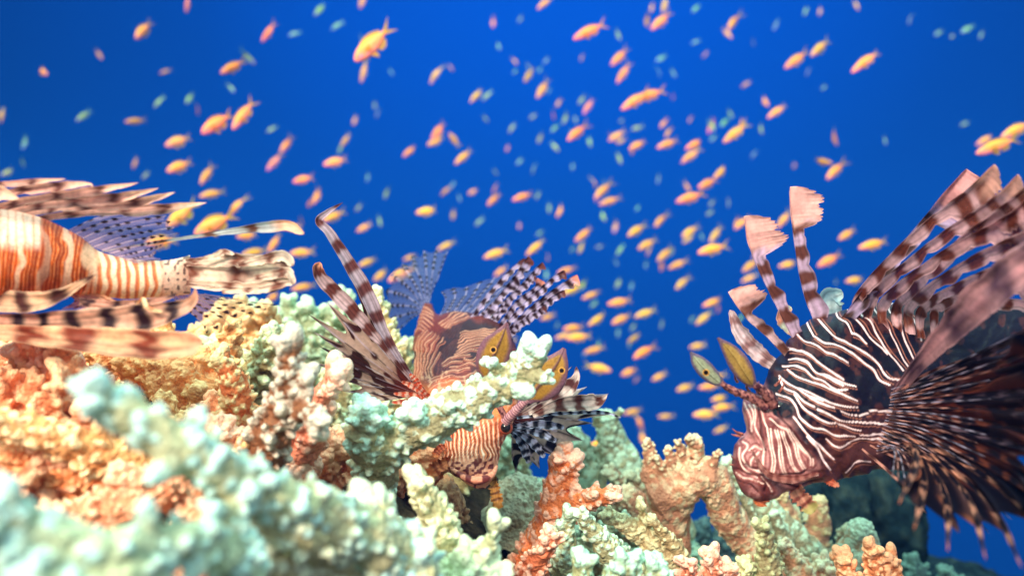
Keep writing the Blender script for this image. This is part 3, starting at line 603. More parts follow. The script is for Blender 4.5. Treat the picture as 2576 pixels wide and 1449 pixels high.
def polydist(p, lines):
    """distance of each 2-d point to the nearest of the polylines"""
    best = np.full(len(p), 1e9)
    for L in lines:
        L = np.asarray(L, float)
        if len(L) > 2: L = cr(L, len(L) * 4)
        lo = L.min(0) - 14; hi = L.max(0) + 14
        s = np.where((p[:, 0] > lo[0]) & (p[:, 0] < hi[0]) & (p[:, 1] > lo[1]) & (p[:, 1] < hi[1]))[0]
        if not len(s): continue
        q = p[s]; b = best[s]
        for a, c in zip(L[:-1], L[1:]):
            d = c - a; t = np.clip(((q - a) @ d) / max(d @ d, 1e-9), 0, 1)
            b = np.minimum(b, np.linalg.norm(q - a - t[:, None] * d, axis=1))
        best[s] = b
    return best
def bands(u, v, n, seed, light, dark, duty=.5, soft=.12, start=0.0, warp=.25):
    """alternating pale and dark bars along a fin ray, uneven and ragged"""
    rg = np.random.default_rng(seed)
    nz = vnoise(np.stack([u * 14, v * 2.5 + seed, u * 0], 1), seed) - .5
    x = (u * n + start + nz * warp); k = np.floor(x).astype(int); f = x - k
    off = rg.uniform(-.12, .12, 80)[np.clip(k, 0, 79)]
    w_ = sm(.5 - duty / 2 - soft + off, .5 - duty / 2 + soft + off, f) * (1 - sm(.5 + duty / 2 - soft + off, .5 + duty / 2 + soft + off, f))
    return light[None] * (1 - w_[:, None]) + dark[None] * w_[:, None]
def ray(name, parent, pts, wl, wr, nb=6, seed=1, light=PALE, dark=BROWN, duty=.5, alpha=.93, rag=.12, curl=.3, tipcol=None, tw=0.0, spine=1.0, nv=14, lobes=7, start=0., tipfrom=.88, streak=.35, soft=.10, mat=None, flag=0., warp=.25):
    """a fin ray or spine with the skin flap it carries; wl / wr = flap widths in px left and right of the shaft"""
    pts = np.array(pts, float); n = max(30, int(np.sum(np.linalg.norm(np.diff(pts[:, :2], axis=0), axis=1)) / 3.2))
    q = cr(pts, n); c = np.array([P(*x) for x in q]); u = np.linspace(0, 1, n)
    tg = np.gradient(c, axis=0); tg /= np.linalg.norm(tg, axis=1, keepdims=True)
    view = c / np.linalg.norm(c, axis=1, keepdims=True)
    side = np.cross(view, tg); side /= np.linalg.norm(side, axis=1, keepdims=True); nor = np.cross(side, tg)
    rg = np.random.default_rng(seed); m_ = PX(q[:, 2])
    L = np.interp(u, np.linspace(0, 1, len(wl)), wl) * m_; Rr = np.interp(u, np.linspace(0, 1, len(wr)), wr) * m_
    def ragged(k):
        x = u * lobes + k; fl = np.abs(np.sin(x * math.pi)) ** .5; ns = vnoise(np.stack([u * lobes * 3.1, np.full(n, k * 9.), u * 0], 1), seed)
        return 1 + rag * (fl - .8) + rag * (ns - .5) * 1.4
    L = L * ragged(.3); Rr = Rr * ragged(.7)
    if True: rnd = np.sqrt(np.clip((1 - u) / .035, .02, 1)); L = L * rnd; Rr = Rr * rnd
    if flag:
        bmp = lambda c_, h_: np.sqrt(np.clip(1 - ((u - c_) / h_) ** 2, 0, 1))
        fr = np.random.default_rng(seed + 70); lob = np.maximum(bmp(.80 + fr.uniform(-.01, .01), .105), bmp(.915, .092) * fr.uniform(.85, 1.1))
        ser = 1 - .20 * (np.abs((u * 38) % 1 - .5) * 2) - .14 * vnoise(np.stack([u * 55, u * 0, u * 0 + seed], 1), 3)
        Rr = Rr * (1 - .75 * sm(.88, 1, u)) + flag * m_ * lob * ser; L = L * (1 - .3 * sm(.93, 1, u))
    vv = np.linspace(-1, 1, nv); tws = tw * np.sin(u * 2.2)
    S = side * np.cos(tws)[:, None] + nor * np.sin(tws)[:, None]; N = np.cross(S, tg)
    off = np.where(vv[None] < 0, vv[None] * L[:, None], vv[None] * Rr[:, None])
    W_ = (L + Rr)[:, None]
    ripple = (vnoise(np.stack([np.repeat(u * 9, nv), np.tile(vv * 1.5, n), np.zeros(n * nv)], 1), seed + 5).reshape(n, nv) - .5) * W_ * .25
    bend = (curl * W_ * (vv[None] ** 2)) + ripple
    cen = c[:, None] + S[:, None] * off[:, :, None] + N[:, None] * bend[:, :, None]
    th = (.00035 + .0011 * spine * np.exp(-(off / (np.maximum(1.6 * m_, 1e-6) * 1.6)[:, None]) ** 2) * (1 - u[:, None] * .75))
    Vt = cen + N[:, None] * th[:, :, None] * .5; Vb = cen - N[:, None] * th[:, :, None] * .5
    V = np.concatenate([Vt.reshape(-1, 3), Vb.reshape(-1, 3)])
    I = np.arange(n * nv).reshape(n, nv); J = I + n * nv
    F = [np.stack([I[:-1, :-1], I[:-1, 1:], I[1:, 1:], I[1:, :-1]], -1).reshape(-1, 4), np.stack([J[:-1, :-1], J[1:, :-1], J[1:, 1:], J[:-1, 1:]], -1).reshape(-1, 4)]
    for e in (0, nv - 1): F.append(np.stack([I[:-1, e], I[1:, e], J[1:, e], J[:-1, e]], -1))
    for e in (0, n - 1): F.append(np.stack([I[e, :-1], I[e, 1:], J[e, 1:], J[e, :-1]], -1))
    F = np.vstack(F)
    U_ = np.repeat(u, nv); Vv = np.tile(vv, n)
    col = bands(U_, Vv, nb, seed, light, dark, duty, soft=soft, start=start, warp=warp)
    st = vnoise(np.stack([U_ * 2.5, Vv * 7, U_ * 0], 1), seed + 9); col = col * (1 - streak * (st - .35))[:, None]; fs = vnoise(np.stack([U_ * 1.6, Vv * 17, U_ * 0], 1), seed + 19); col = col * (1.1 - .42 * sm(.45, .75, fs))[:, None]; ed = (sm(.82, 1., np.abs(Vv)) * .4)[:, None]; col = col * (1 - ed) + np.maximum(light, col) * ed * 1.1
    if tipcol is not None: t = sm(tipfrom, min(1, tipfrom + .08), U_ + (st - .5) * .06)[:, None]; col = col * (1 - t) + tipcol * t
    al = np.full(len(U_), alpha); al = np.maximum(al, np.exp(-(off.ravel() / (np.repeat(m_, nv) * 4)) ** 2))
    col = np.clip(np.concatenate([col, al[:, None]], 1), 0, 1)
    return link(name, mesh_from(name, V, F, np.vstack([col, col])), mat or FIN, parent)
def fan(name, parent, base, rays, colfn, nsub=10, nu=60, mat=None, thick=.0004, ruffle=.002, seed=1, scallop=.05):
    """membrane between rays. base [(px,py,Y)..] and tips via rays [[(px,py,Y),...]]; colfn(u, r) with r = ray coordinate"""
    Q = np.array([[tuple(P(*x)) for x in cr(np.array(r, float), nu)] for r in rays])       # k,nu,3
    k = len(Q); m_ = (k - 1) * nsub + 1; rr = np.linspace(0, k - 1, m_); i = np.clip(rr.astype(int), 0, k - 2); f = (rr - i)
    G = Q[i] * (1 - f)[:, None, None] + Q[i + 1] * f[:, None, None]
    u = np.linspace(0, 1, nu); root = G[:, :1]
    sc = 1 - scallop * np.sin(f * math.pi)[:, None, None] * (u[None, :, None] ** 2); G = root + (G - root) * sc
    dn = np.cross(G[-1, -1] - G[0, 0], G[0, -1] - G[0, 0]); dn = dn / max(np.linalg.norm(dn), 1e-9)
    G = G + dn * (np.sin(rr * math.pi)[:, None, None] ** 2 - .5) * ruffle * u[None, :, None]
    G = G + dn * ((vnoise(np.stack([np.repeat(rr, nu) * 1.7, np.tile(u * 4, m_), np.zeros(m_ * nu)], 1), seed).reshape(m_, nu) - .5) * ruffle * 3 * u[None])[:, :, None]
    V = np.concatenate([(G + dn * thick / 2).reshape(-1, 3), (G - dn * thick / 2).reshape(-1, 3)])
    I = np.arange(m_ * nu).reshape(m_, nu); J = I + m_ * nu
    F = [np.stack([I[:-1, :-1], I[:-1, 1:], I[1:, 1:], I[1:, :-1]], -1).reshape(-1, 4), np.stack([J[:-1, :-1], J[1:, :-1], J[1:, 1:], J[:-1, 1:]], -1).reshape(-1, 4)]
    F.append(np.stack([I[:-1, -1], I[1:, -1], J[1:, -1], J[:-1, -1]], -1))
    for e in (0, m_ - 1): F.append(np.stack([I[e, :-1], I[e, 1:], J[e, 1:], J[e, :-1]], -1))
    col = colfn(np.tile(u, m_), np.repeat(rr, nu), V[:m_ * nu]); col = np.clip(col, 0, 1)
    return link(name, mesh_from(name, V, np.vstack(F), np.vstack([col, col])), mat or FIN, parent)
def spotfan(light, rayc, spotc, alpha, nspots=9, seed=3, sa=.42, mem=None):
    """clear membrane, pale rays, rows of dark dots on the rays"""
    def f(u, r, V):
        d = np.abs(r - np.round(r)); line = np.exp(-(d / .07) ** 2)
        k = np.round(r) ; x = u * nspots + k * .37; fx = np.abs(x - np.round(x)); hsh = ((np.round(x) * 7 + k * 13) % 5) > .9
        sp = np.exp(-((fx / .30) ** 2 + (d / .28) ** 2)) * hsh * sm(.1, .2, u); sp = sm(.3, .6, sp)
        c = light[None] * np.ones((len(u), 3)); c = c * (1 - line[:, None]) + rayc * line[:, None]; c = c * (1 - sp[:, None]) + spotc * sp[:, None]
        a = alpha * (1 - .5 * u); a = np.maximum(a, line * (.85 - .45 * u)); a = np.maximum(a, sp * .95)
        return np.concatenate([c, a[:, None]], 1)
    return f
def ball(name, parent, c, r, mat, flat=1.0):
    nu, nv = 24, 14; a = np.linspace(0, 2 * math.pi, nu, endpoint=False); q = np.linspace(.001, math.pi - .001, nv); A, Q = np.meshgrid(a, q)
    D = np.stack([np.sin(Q) * np.cos(A), np.cos(Q), np.sin(Q) * np.sin(A)], -1).reshape(-1, 3); D[:, 1] *= flat
    I = np.arange(nu * nv).reshape(nv, nu); J = np.roll(I, -1, 1)
    return link(name, mesh_from(name, np.array(c) + D * r, np.stack([I[:-1], I[1:], J[1:], J[:-1]], -1).reshape(-1, 4)), mat, parent)
def leaf(name, parent, axis, w_px, seed, eye_uv, base, edge, thick=.006, ncol=None, centre=True):
    """eye tentacle: leaf blade with a dark mid rib and a false eye spot"""
    q = cr(np.array(axis, float), 90); c = np.array([P(*x) for x in q]); n = len(c); u = np.linspace(0, 1, n); m_ = PX(q[:, 2])
    tg = np.gradient(c, axis=0); tg /= np.linalg.norm(tg, axis=1, keepdims=True); view = c / np.linalg.norm(c, axis=1, keepdims=True)
    S = np.cross(tg, view); S /= np.linalg.norm(S, axis=1, keepdims=True); N = np.cross(S, tg)
    W_ = np.interp(u, np.linspace(0, 1, len(w_px)), w_px); W_ = np.convolve(np.pad(W_, 6, 'edge'), np.ones(13) / 13, 'valid') * m_
    nv = 61; v = np.linspace(-1, 1, nv)
    prof = np.sqrt(np.clip(1 - v ** 2, 0, 1)); rib = np.exp(-(v / .10) ** 2) * .35
    top = c[:, None] + S[:, None] * (v[None] * W_[:, None])[:, :, None] + N[:, None] * (-(prof + rib)[None] * thick * (W_ / W_.max())[:, None] * .5)[:, :, None]
    bot = c[:, None] + S[:, None] * (v[None] * W_[:, None])[:, :, None] + N[:, None] * (prof[None] * thick * (W_ / W_.max())[:, None] * .5)[:, :, None]
    V = np.concatenate([top.reshape(-1, 3), bot.reshape(-1, 3)]); I = np.arange(n * nv).reshape(n, nv); J = I + n * nv
    F = np.vstack([np.stack([I[:-1, :-1], I[:-1, 1:], I[1:, 1:], I[1:, :-1]], -1).reshape(-1, 4), np.stack([J[:-1, :-1], J[1:, :-1], J[1:, 1:], J[:-1, 1:]], -1).reshape(-1, 4)])
    U_ = np.repeat(u, nv); Vv = np.tile(v, n); nz = vnoise(np.stack([U_ * 12, Vv * 4, U_ * 0], 1), seed) - .5
    e = sm(.52, .82, np.sqrt(Vv ** 2 + np.clip((U_ - .72) / .22, 0, 1) ** 2 * .8 + np.clip((.18 - U_) / .18, 0, 1) ** 2) + nz * .15)[:, None]
    col = base[None] * (1 - e) + edge[None] * e
    if centre: r_ = np.exp(-(Vv / .11) ** 2)[:, None] * .85; col = col * (1 - r_) + lin(85, 55, 70) * r_
    col = col * (1 + nz[:, None] * .3)
    if eye_uv:
        p2 = proj(V[:n * nv]); d = np.linalg.norm(p2 - np.array(eye_uv[:2]), axis=1); r0 = eye_uv[2]
        a_ = (1 - sm(r0 * .95, r0 * 1.15, d))[:, None]; col = col * (1 - a_) + lin(200, 150, 75) * a_
        a_ = (1 - sm(r0 * .62, r0 * .78, d))[:, None]; col = col * (1 - a_) + np.array([.006, .004, .008]) * a_
    return link(name, mesh_from(name, V, F, np.vstack([col, col])), SKIN, parent)
def tube(name, parent, pts, rad, colfn, mat=None, bump=0., seg=14, seed=1, step=2.0):
    """a continuous tapered tube, rad in px; bump gives frilly rings"""
    pts = np.array(pts, float); n = max(16, int(np.sum(np.linalg.norm(np.diff(pts[:, :2], axis=0), axis=1)) / step))
    q = cr(pts, n); c = np.array([P(*x) for x in q]); u = np.linspace(0, 1, n); r = np.interp(u, np.linspace(0, 1, len(rad)), rad) * PX(q[:, 2])
    U, W, D = frame_of(np.gradient(c, axis=0)); a = np.arange(seg) * 2 * math.pi / seg
    nz = vnoise(np.stack([np.repeat(u * n / 3.2, seg), np.tile(np.cos(a) * 2, n), np.tile(np.sin(a) * 2, n)], 1), seed).reshape(n, seg)
    rr = r[:, None] * (1 + bump * (nz - .5) * 2)
    V = c[:, None] + rr[:, :, None] * (np.cos(a)[None, :, None] * U[:, None] + np.sin(a)[None, :, None] * W[:, None])
    I = np.arange(n * seg).reshape(n, seg); J = np.roll(I, -1, 1)
    V = V.reshape(-1, 3); col = colfn(np.repeat(u, seg), V, nz.ravel())
    me = mesh_from(name, np.vstack([V, c[:1], c[-1:]]), np.stack([I[:-1], J[:-1], J[1:], I[1:]], -1).reshape(-1, 4), np.vstack([col, col[:1], col[-1:]]))
    bm_add_caps(me, I[0], I[-1], n * seg)
    return link(name, me, mat or SKIN, parent)
def blend(a, b, t): return a * (1 - t[:, None]) + b * t[:, None]

# ================================================================== right lionfish
rt = empty('lionfish', P(2100, 1190, .66)); tag(rt, 'dark lionfish with thin white stripes facing left, its fins fanned out to the right edge', 'fish', 'lionfish over the reef')
def cv(L): return [(1778.2 + x * .3243, 838.8 + y * .3243) for x, y in L]
ST = [cv(L) for L in [
 [(690,0),(760,60),(860,90),(960,150),(1090,220)], [(820,10),(900,60),(1010,90),(1150,170),(1290,290)], [(970,0),(1060,50),(1190,130),(1300,200),(1360,300)],
 [(1120,0),(1180,20),(1240,75)], [(620,110),(720,125),(800,170),(880,230),(960,290),(1060,350)], [(620,180),(700,185),(780,220),(850,300),(930,320),(1060,380),(1160,410)],
 [(580,240),(680,235),(760,270),(820,330),(900,370),(1000,430),(1090,430)], [(620,260),(680,310),(780,355),(860,390),(960,430),(1060,470),(1170,525)],
 [(560,330),(620,380),(700,420),(800,460),(900,510),(1000,550),(1170,575)], [(560,350),(600,420),(680,460),(740,520),(830,565)], [(680,480),(740,570),(830,640),(940,690),(1010,690)],
 [(760,470),(860,530),(930,560),(990,575)], [(860,590),(960,630),(1060,680),(1200,690),(1380,700),(1552,740)], [(1040,600),(1110,630),(1200,640),(1300,600),(1440,600),(1552,620)],
 [(550,470),(640,500),(690,570),(720,650),(820,730),(900,740),(1000,790),(1150,800)], [(670,640),(730,720),(800,800),(900,900),(990,980)],
 [(920,820),(1000,870),(1100,860),(1200,820),(1380,830),(1552,920)], [(1190,790),(1330,780),(1450,800),(1552,830)], [(1020,700),(1110,740),(1200,750)],
 [(780,800),(850,880),(900,980),(960,1060)], [(1080,1080),(1150,1000),(1260,980)], [(700,420),(760,470),(900,520)], [(850,300),(960,350),(1060,400)],
 # bars climbing the back to the spines
 [(690,0),(640,-60),(600,-130)], [(820,10),(790,-50),(770,-120)], [(970,0),(900,-60),(860,-110)],
 [(1120,0),(1090,-70),(1010,-130),(990,-190)], [(1240,-10),(1180,-90),(1110,-150),(1090,-210)], [(1330,30),(1270,-80),(1190,-160),(1180,-230)], [(1440,30),(1390,-80),(1300,-170),(1300,-240)],
 [(1330,30),(1390,130),(1480,230),(1520,290)], [(1440,30),(1500,150),(1560,260)], [(1540,60),(1600,180),(1640,260)], [(1240,-10),(1300,60),(1400,160)], [(1290,290),(1340,360),(1420,400)], [(1360,300),(1420,350),(1500,360)], [(1540,60),(1500,-70),(1420,-170),(1430,-250)], [(1660,40),(1620,-80),(1530,-170),(1560,-250)]]]
CH = [cv(L) for L in [
 [(470,730),(480,850),(510,960),(490,1090)], [(520,740),(560,880),(570,1040),(640,1170)], [(570,760),(620,880),(640,1000),(690,1070)], [(610,740),(680,860),(700,960),(740,1040)],
 [(640,760),(720,880),(790,950),(800,1020)], [(290,540),(330,640),(350,760)], [(350,520),(380,600),(370,700),(400,780),(440,880),(430,1000),(440,1080)],
 [(270,830),(310,870),(280,960),(330,1040),(420,1080),(480,1120)], [(250,880),(260,980),(300,1060),(400,1120)], [(400,920),(350,980),(340,1040)], [(230,1080),(280,1120),(350,1130),(440,1170)],
 [(380,990),(420,1010),(400,1060)], [(330,900),(370,870),(420,900)], [(430,600),(450,680),(470,730)], [(490,660),(560,720),(640,760)], [(330,560),(360,620),(345,720)],
 [(500,1100),(600,1150),(720,1130),(860,1100)], [(430,1120),(470,1170),(500,1230)]]]
DKL = [cv(L) for L in [[(195,1045),(240,1045),(300,1078),(400,1112),(455,1165),(450,1225)], [(200,1095),(260,1145),(340,1172),(400,1230)], [(560,1165),(640,1185),(760,1175),(900,1135)], [(400,560),(415,700),(425,800),(455,900)], [(300,1010),(350,1040),(430,1050)],
 [(420,1100),(520,1105),(640,1090),(760,1075)], [(540,560),(560,640),(640,720),(720,830),(820,960)]]]
def rdisp(p):
    d1 = polydist(p, DKL); d2 = polydist(p, CH + ST)
    return -.0013 * np.exp(-(d1 / 4.5) ** 2) + (vnoise(pad(p / 34), 91) - .5) * .0042 + (vnoise(pad(p / 12), 92) - .5) * .0012
def rcol(p, U_, A_, V):
    nz = vnoise(pad(p / 26), 4) - .5; n2 = vnoise(pad(p / 8), 8) - .5; pw = p + np.stack([vnoise(pad(p / 30), 21) - .5, vnoise(pad(p / 30), 22) - .5], 1) * 5
    dm = polydist(p, DKL); cx = (p[:, 0] - 1778.2) / .3243; cy = (p[:, 1] - 838.8) / .3243
    dk = sm(-70, 60, (cx - 500) * .62 - (cy - 560) * .55 + 110 * nz)
    dk = np.maximum(dk, 1 - sm(.7, 1.1, ((p[:, 0] - 1966) / 26) ** 2 + ((p[:, 1] - 1030) / 22) ** 2))
    belly = sm(620, 860, cy + (cx - 1000) * .05 + 120 * nz) * sm(850, 1000, cx)
    base = blend(blend(lin(172, 118, 116)[None] * np.ones((len(p), 3)), lin(98, 52, 54)[None], sm(-.1, .35, nz)), NAVY * 1.0, dk)
    br = sm(.08, .3, nz + .55 * n2) * dk; base = blend(base, lin(88, 45, 38)[None], br * .4)
    base = blend(base, lin(140, 78, 62)[None], belly * .25)
    d = polydist(pw, ST); wd = 1.9 + 1.7 * (vnoise(pad(p / 45), 31)) ; t = 1 - sm(wd * .45, wd * 1.05, d)
    halo = (1 - sm(wd, wd * 2.4, d)) * .18; do_ = polydist(pw, [[(x_ + 3.5, y_ + 8.5) for x_, y_ in L_] for L_ in ST[:23]]); do2 = polydist(pw, [[(x_ + 8.5, y_ - 2) for x_, y_ in L_] for L_ in ST[23:]]); do_ = np.minimum(do_, do2)
    base = blend(base, lin(105, 52, 44)[None], halo); base = blend(base, lin(150, 95, 80)[None], (1 - sm(.8, 2.0, do_)) * dk * .8); base = blend(base, lin(238, 212, 215)[None], t * .95)
    d2 = polydist(pw, CH + [[(x_ + 6.5, y_ + 1) for x_, y_ in L_] for L_ in CH[:5]]); h2 = sm(2.5, 6.5, d2) * (1 - sm(6.5, 11, d2)); base = blend(base, lin(110, 48, 48)[None], h2 * .75 * (1 - dk)); base = blend(base, lin(225, 190, 180)[None], (1 - sm(1.1, 2.7, d2)) * (1 - dk * .6))
    base = blend(base, lin(62, 26, 30)[None], (1 - sm(1.2, 4.5, dm)) * .85)
    sc_ = sm(.55, .75, vnoise(pad(p / 5), 93)) * (1 - sm(1270, 1280, p[:, 1])) * sm(1175, 1195, p[:, 1]) * (1 - sm(1945, 1965, p[:, 0])); base = blend(base, lin(120, 60, 52)[None], sc_ * .7)
    return base
body('body', rt, [(1843,1186,1858,1222,.598,.003),(1841,1172,1868,1238,.600,.010),(1845,1145,1890,1250,.602,.016),(1848,1118,1918,1256,.604,.020),(1862,1098,1942,1250,.606,.024),(1878,1082,1962,1238,.609,.027),(1874,1056,1982,1228,.612,.030),(1870,1032,2004,1222,.616,.032),(1876,1010,2030,1214,.62,.035),(1900,992,2062,1206,.625,.038),
 (1930,965,2095,1198,.63,.041),(1950,918,2130,1188,.638,.044),(1985,862,2180,1176,.645,.047),(2040,812,2240,1170,.655,.049),(2110,786,2310,1170,.665,.049),(2200,768,2400,1150,.68,.047),(2320,752,2500,1110,.70,.043),
 (2460,748,2620,1050,.73,.036),(2600,770,2740,1000,.76,.026),(2700,820,2800,960,.79,.014),(2780,860,2850,940,.81,.009)], rcol, 1050, 420, disp=rdisp)
# eye hidden in the dark mask
ball('eye', rt, P(1968, 1032, .603), .0055, EYE, .4)
ball('eye_ring', rt, P(1968, 1032, .605), .0068, plain('eye_mask', (.02, .014, .03), .2), .5)
# brow frills, eye tentacles
TENT = lambda u, V, nz: blend(lin(165, 110, 105)[None] * np.ones((len(u), 3)), lin(70, 38, 50)[None], sm(.45, .62, nz))
tube('tentacle_stalk', rt, [(1925, 1020, .60), (1890, 1000, .595), (1850, 985, .59), (1812, 962, .585)], [14, 12, 9, 7], TENT, bump=.35, seed=2)
tube('tentacle_stalk', rt, [(1945, 1018, .60), (1935, 1000, .595), (1915, 980, .59), (1895, 965, .585)], [15, 14, 11, 9], TENT, bump=.35, seed=3)
leaf('eye_tentacle', rt, [(1815, 965, .585), (1790, 945, .583), (1758, 912, .58), (1737, 885, .578)], [9, 19, 22, 17, 2], 5, (1776, 937, 8.5), lin(140, 150, 125), lin(95, 85, 105), .004, centre=False)
leaf('eye_tentacle', rt, [(1895, 970, .585), (1875, 940, .58), (1842, 890, .575), (1806, 850, .57)], [10, 24, 26, 17, 2], 6, None, lin(160, 132, 72), lin(108, 84, 100), .005, centre=False)
rg = np.random.default_rng(5)
FR = lambda u, V, nz: blend(lin(190, 120, 105)[None] * np.ones((len(u), 3)), lin(95, 50, 55)[None], sm(.4, .6, nz))
for x, y, dx, dy, s_ in [(1868, 1092, -26, -14, 3), (1862, 1096, -22, -4, 3), (1858, 1160, -20, -16, 3), (1856, 1170, -22, -2, 2.5), (1950, 970, 16, -22, 3), (1960, 985, 14, -26, 3), (1905, 985, 4, -26, 3), (1885, 985, -10, -24, 3), (1855, 960, -8, -18, 3), (1845, 975, -12, 14, 3)]:
    tube('skin_tassel', rt, [(x, y, .60), (x + dx * .6, y + dy * .4, .597), (x + dx, y + dy, .595)], [s_ * 1.3, s_, .6], FR, seed=int(x))
def frond(parent, pts, w_, seed, c0, c1, c2):
    return ray('mouth_barbel', parent, pts, [w_ * .6, w_, w_ * 1.1, w_ * .8], [w_ * .6, w_, w_ * 1.2, w_ * .7], nb=5, seed=seed, light=c0, dark=c1, duty=.4, rag=.55, lobes=9, curl=.3, tipcol=c2, alpha=1, tipfrom=.75)
frond(rt, [(1985, 1205, .60), (2005, 1235, .595), (2025, 1262, .59), (2048, 1288, .588)], 19, 3, lin(205, 145, 120), lin(140, 70, 60), lin(190, 185, 120))
frond(rt, [(1915, 1235, .60), (1912, 1255, .597), (1905, 1272, .595)], 18, 4, lin(200, 120, 85), lin(140, 70, 50), lin(205, 120, 70))
frond(rt, [(2060, 1190, .61), (2085, 1210, .605), (2112, 1222, .60)], 7, 5, lin(210, 120, 90), lin(190, 90, 60), lin(220, 150, 120))
ray('gill_flap', rt, [(1890, 1130, .583), (1930, 1190, .575), (1990, 1205, .575), (2060, 1190, .58)], [2, 8, 10, 3], [2, 8, 10, 3], nb=9, seed=9, light=lin(178, 118, 108), dark=lin(130, 72, 66), alpha=1)
# lower jaw plate with warty rim
tube('lip', rt, [(1858, 1168, .594), (1880, 1192, .588), (1910, 1205, .587), (1938, 1205, .59), (1950, 1190, .594)], [3.5, 5, 6, 5.5, 4], lambda u, V, nz: blend(lin(200, 125, 105)[None] * np.ones((len(u), 3)), lin(110, 55, 50)[None], sm(.45, .6, nz)), bump=.3, seed=8)
# dorsal spines with flags
PK = lin(250, 205, 196)
FLAG = dict(light=lin(215, 190, 215), dark=lin(120, 72, 62), tipcol=PK, curl=.22)
ray('dorsal_spine', rt, [(2005, 870, .65), (1965, 790, .645), (1920, 700, .64), (1888, 620, .635), (1872, 545, .63)], [2, 3, 3, 2, 3, 4, 2], [30, 28, 27, 27, 28, 28], flag=68, nb=5.2, seed=11, tipfrom=.69, lobes=5, rag=.28, start=.3, **FLAG)
ray('dorsal_spine', rt, [(2058, 830, .66), (2025, 740, .655), (2004, 640, .65), (1992, 540, .645), (1988, 470, .64)], [2, 3, 3, 2, 2, 4, 3], [42, 34, 30, 27, 27, 26], flag=58, nb=6, seed=12, tipfrom=.69, lobes=5, rag=.28, start=.2, **FLAG)
ray('dorsal_spine', rt, [(1985, 905, .64), (1935, 850, .637), (1880, 800, .633), (1832, 735, .63)], [2, 3, 3, 2, 3], [18, 20, 22, 24], flag=60, nb=3.4, seed=13, tipfrom=.74, lobes=5, rag=.28, start=.1, light=lin(225, 195, 200), dark=lin(120, 75, 62), tipcol=PK, curl=.22)
ray('dorsal_spine', rt, [(1955, 925, .655), (1905, 890, .655), (1858, 840, .655), (1836, 780, .655)], [14, 18, 14, 5], [14, 24, 26, 8], nb=3, seed=14, light=lin(225, 205, 210), dark=lin(170, 130, 130), duty=.35, curl=.2)
ray('dorsal_spine', rt, [(2030, 860, .70), (1995, 830, .70), (1975, 790, .70), (1990, 772, .70)], [2, 14, 26, 10], [2, 16, 22, 6], nb=2, seed=15, light=lin(225, 225, 205), dark=lin(225, 150, 120), alpha=.8)
ray('dorsal_spine', rt, [(2120, 820, .72), (2090, 790, .72), (2085, 750, .72), (2120, 736, .72)], [2, 20, 26, 8], [2, 26, 40, 10], nb=2, seed=16, light=lin(190, 215, 215), dark=lin(160, 190, 195), alpha=.75)
ray('dorsal_spine', rt, [(2095, 835, .655), (2150, 760, .65), (2230, 660, .64), (2310, 570, .63), (2380, 485, .62), (2432, 425, .615)], [4, 3, 3, 3, 4, 4, 3], [28, 30, 28, 27, 28, 30], flag=112, nb=6.5, seed=17, light=lin(185, 165, 200), dark=lin(75, 48, 42), tipcol=lin(220, 165, 165), tipfrom=.74, lobes=5, rag=.25, curl=.22)
k = 0
for bx, by, tx, ty, Y1, w_ in [(a, b, c_, d, e - .06, f_ * .95) for a, b, c_, d, e, f_ in [(2150, 800, 2500, 415, .60, 24), (2180, 805, 2560, 440, .58, 26), (2215, 810, 2600, 480, .56, 26), (2250, 815, 2620, 430, .55, 28), (2280, 820, 2640, 520, .54, 26), (2310, 830, 2640, 580, .55, 24), (2345, 830, 2660, 640, .58, 22), (2380, 835, 2680, 690, .6, 22)]]:
    k += 1; mx, my = bx * .55 + tx * .45 - 18 - 6 * k % 12, by * .5 + ty * .5 - 6
    ray('dorsal_spine', rt, [(bx, by + 20, .655), (bx + 6, by - 60, .65), (mx, my, (.65 + Y1) / 2), (tx - 60, ty + 62, Y1 + .02), (tx, ty, Y1)], [3, 3, 3, 5, 6, 4], [w_ * .7, w_, w_, w_ * 1.2, w_ * 1.2, 12], flag=w_ * 1.9, nb=5.5 + (k * 1.37) % 3, start=(k * .39) % 1, seed=20 + k, light=lin(225, 185, 190), dark=lin(125, 62, 42), duty=.48, rag=.35, lobes=7, tipcol=lin(240, 190, 170), curl=.25, tipfrom=.85, alpha=.8)
# broad blotched ray crossing in front
ray('pectoral_ray', rt, [(2255, 985, .60), (2310, 915, .56), (2390, 830, .52), (2480, 745, .48), (2560, 680, .455), (2640, 625, .44)], [8, 16, 30, 45, 48, 40], [14, 22, 34, 45, 48, 40], nb=3.6, seed=40, light=lin(215, 165, 170), dark=lin(105, 75, 95), duty=.36, rag=.12, curl=.18, soft=.2, alpha=.96, streak=.6, tw=.2)
# big pectoral fan, dark with bright streaks
def pcol(u, r, V):
    nz = vnoise(np.stack([r * 3.1, u * 9, u * 0], 1), 51); n2 = vnoise(np.stack([r * 1.1, u * 3.5, u * 0 + 3], 1), 52)
    d = np.abs(r - np.round(r)); line = np.exp(-(d / .09) ** 2); k_ = np.round(r)
    c = blend(NAVY[None] * np.ones((len(u), 3)), lin(130, 62, 42)[None], sm(.55, .75, n2) * .85)
    dash = sm(.5, .66, vnoise(np.stack([k_ * 5.7, u * 11, u * 0], 1), 53)); c = blend(c, lin(215, 130, 100)[None], line * dash * .95)
    c = blend(c, lin(160, 110, 105)[None], line * (1 - dash) * .35); c = blend(c, lin(150, 120, 130)[None], sm(.74, .9, nz) * .35)
    return np.concatenate([c, np.full((len(u), 1), .985)], 1)
tips = [(2640, 800), (2670, 850), (2680, 910), (2690, 970), (2690, 1040), (2690, 1110), (2690, 1180), (2680, 1250), (2670, 1320), (2650, 1380), (2570, 1425), (2480, 1405), (2385, 1385), (2300, 1330), (2262, 1265)]
PR = []
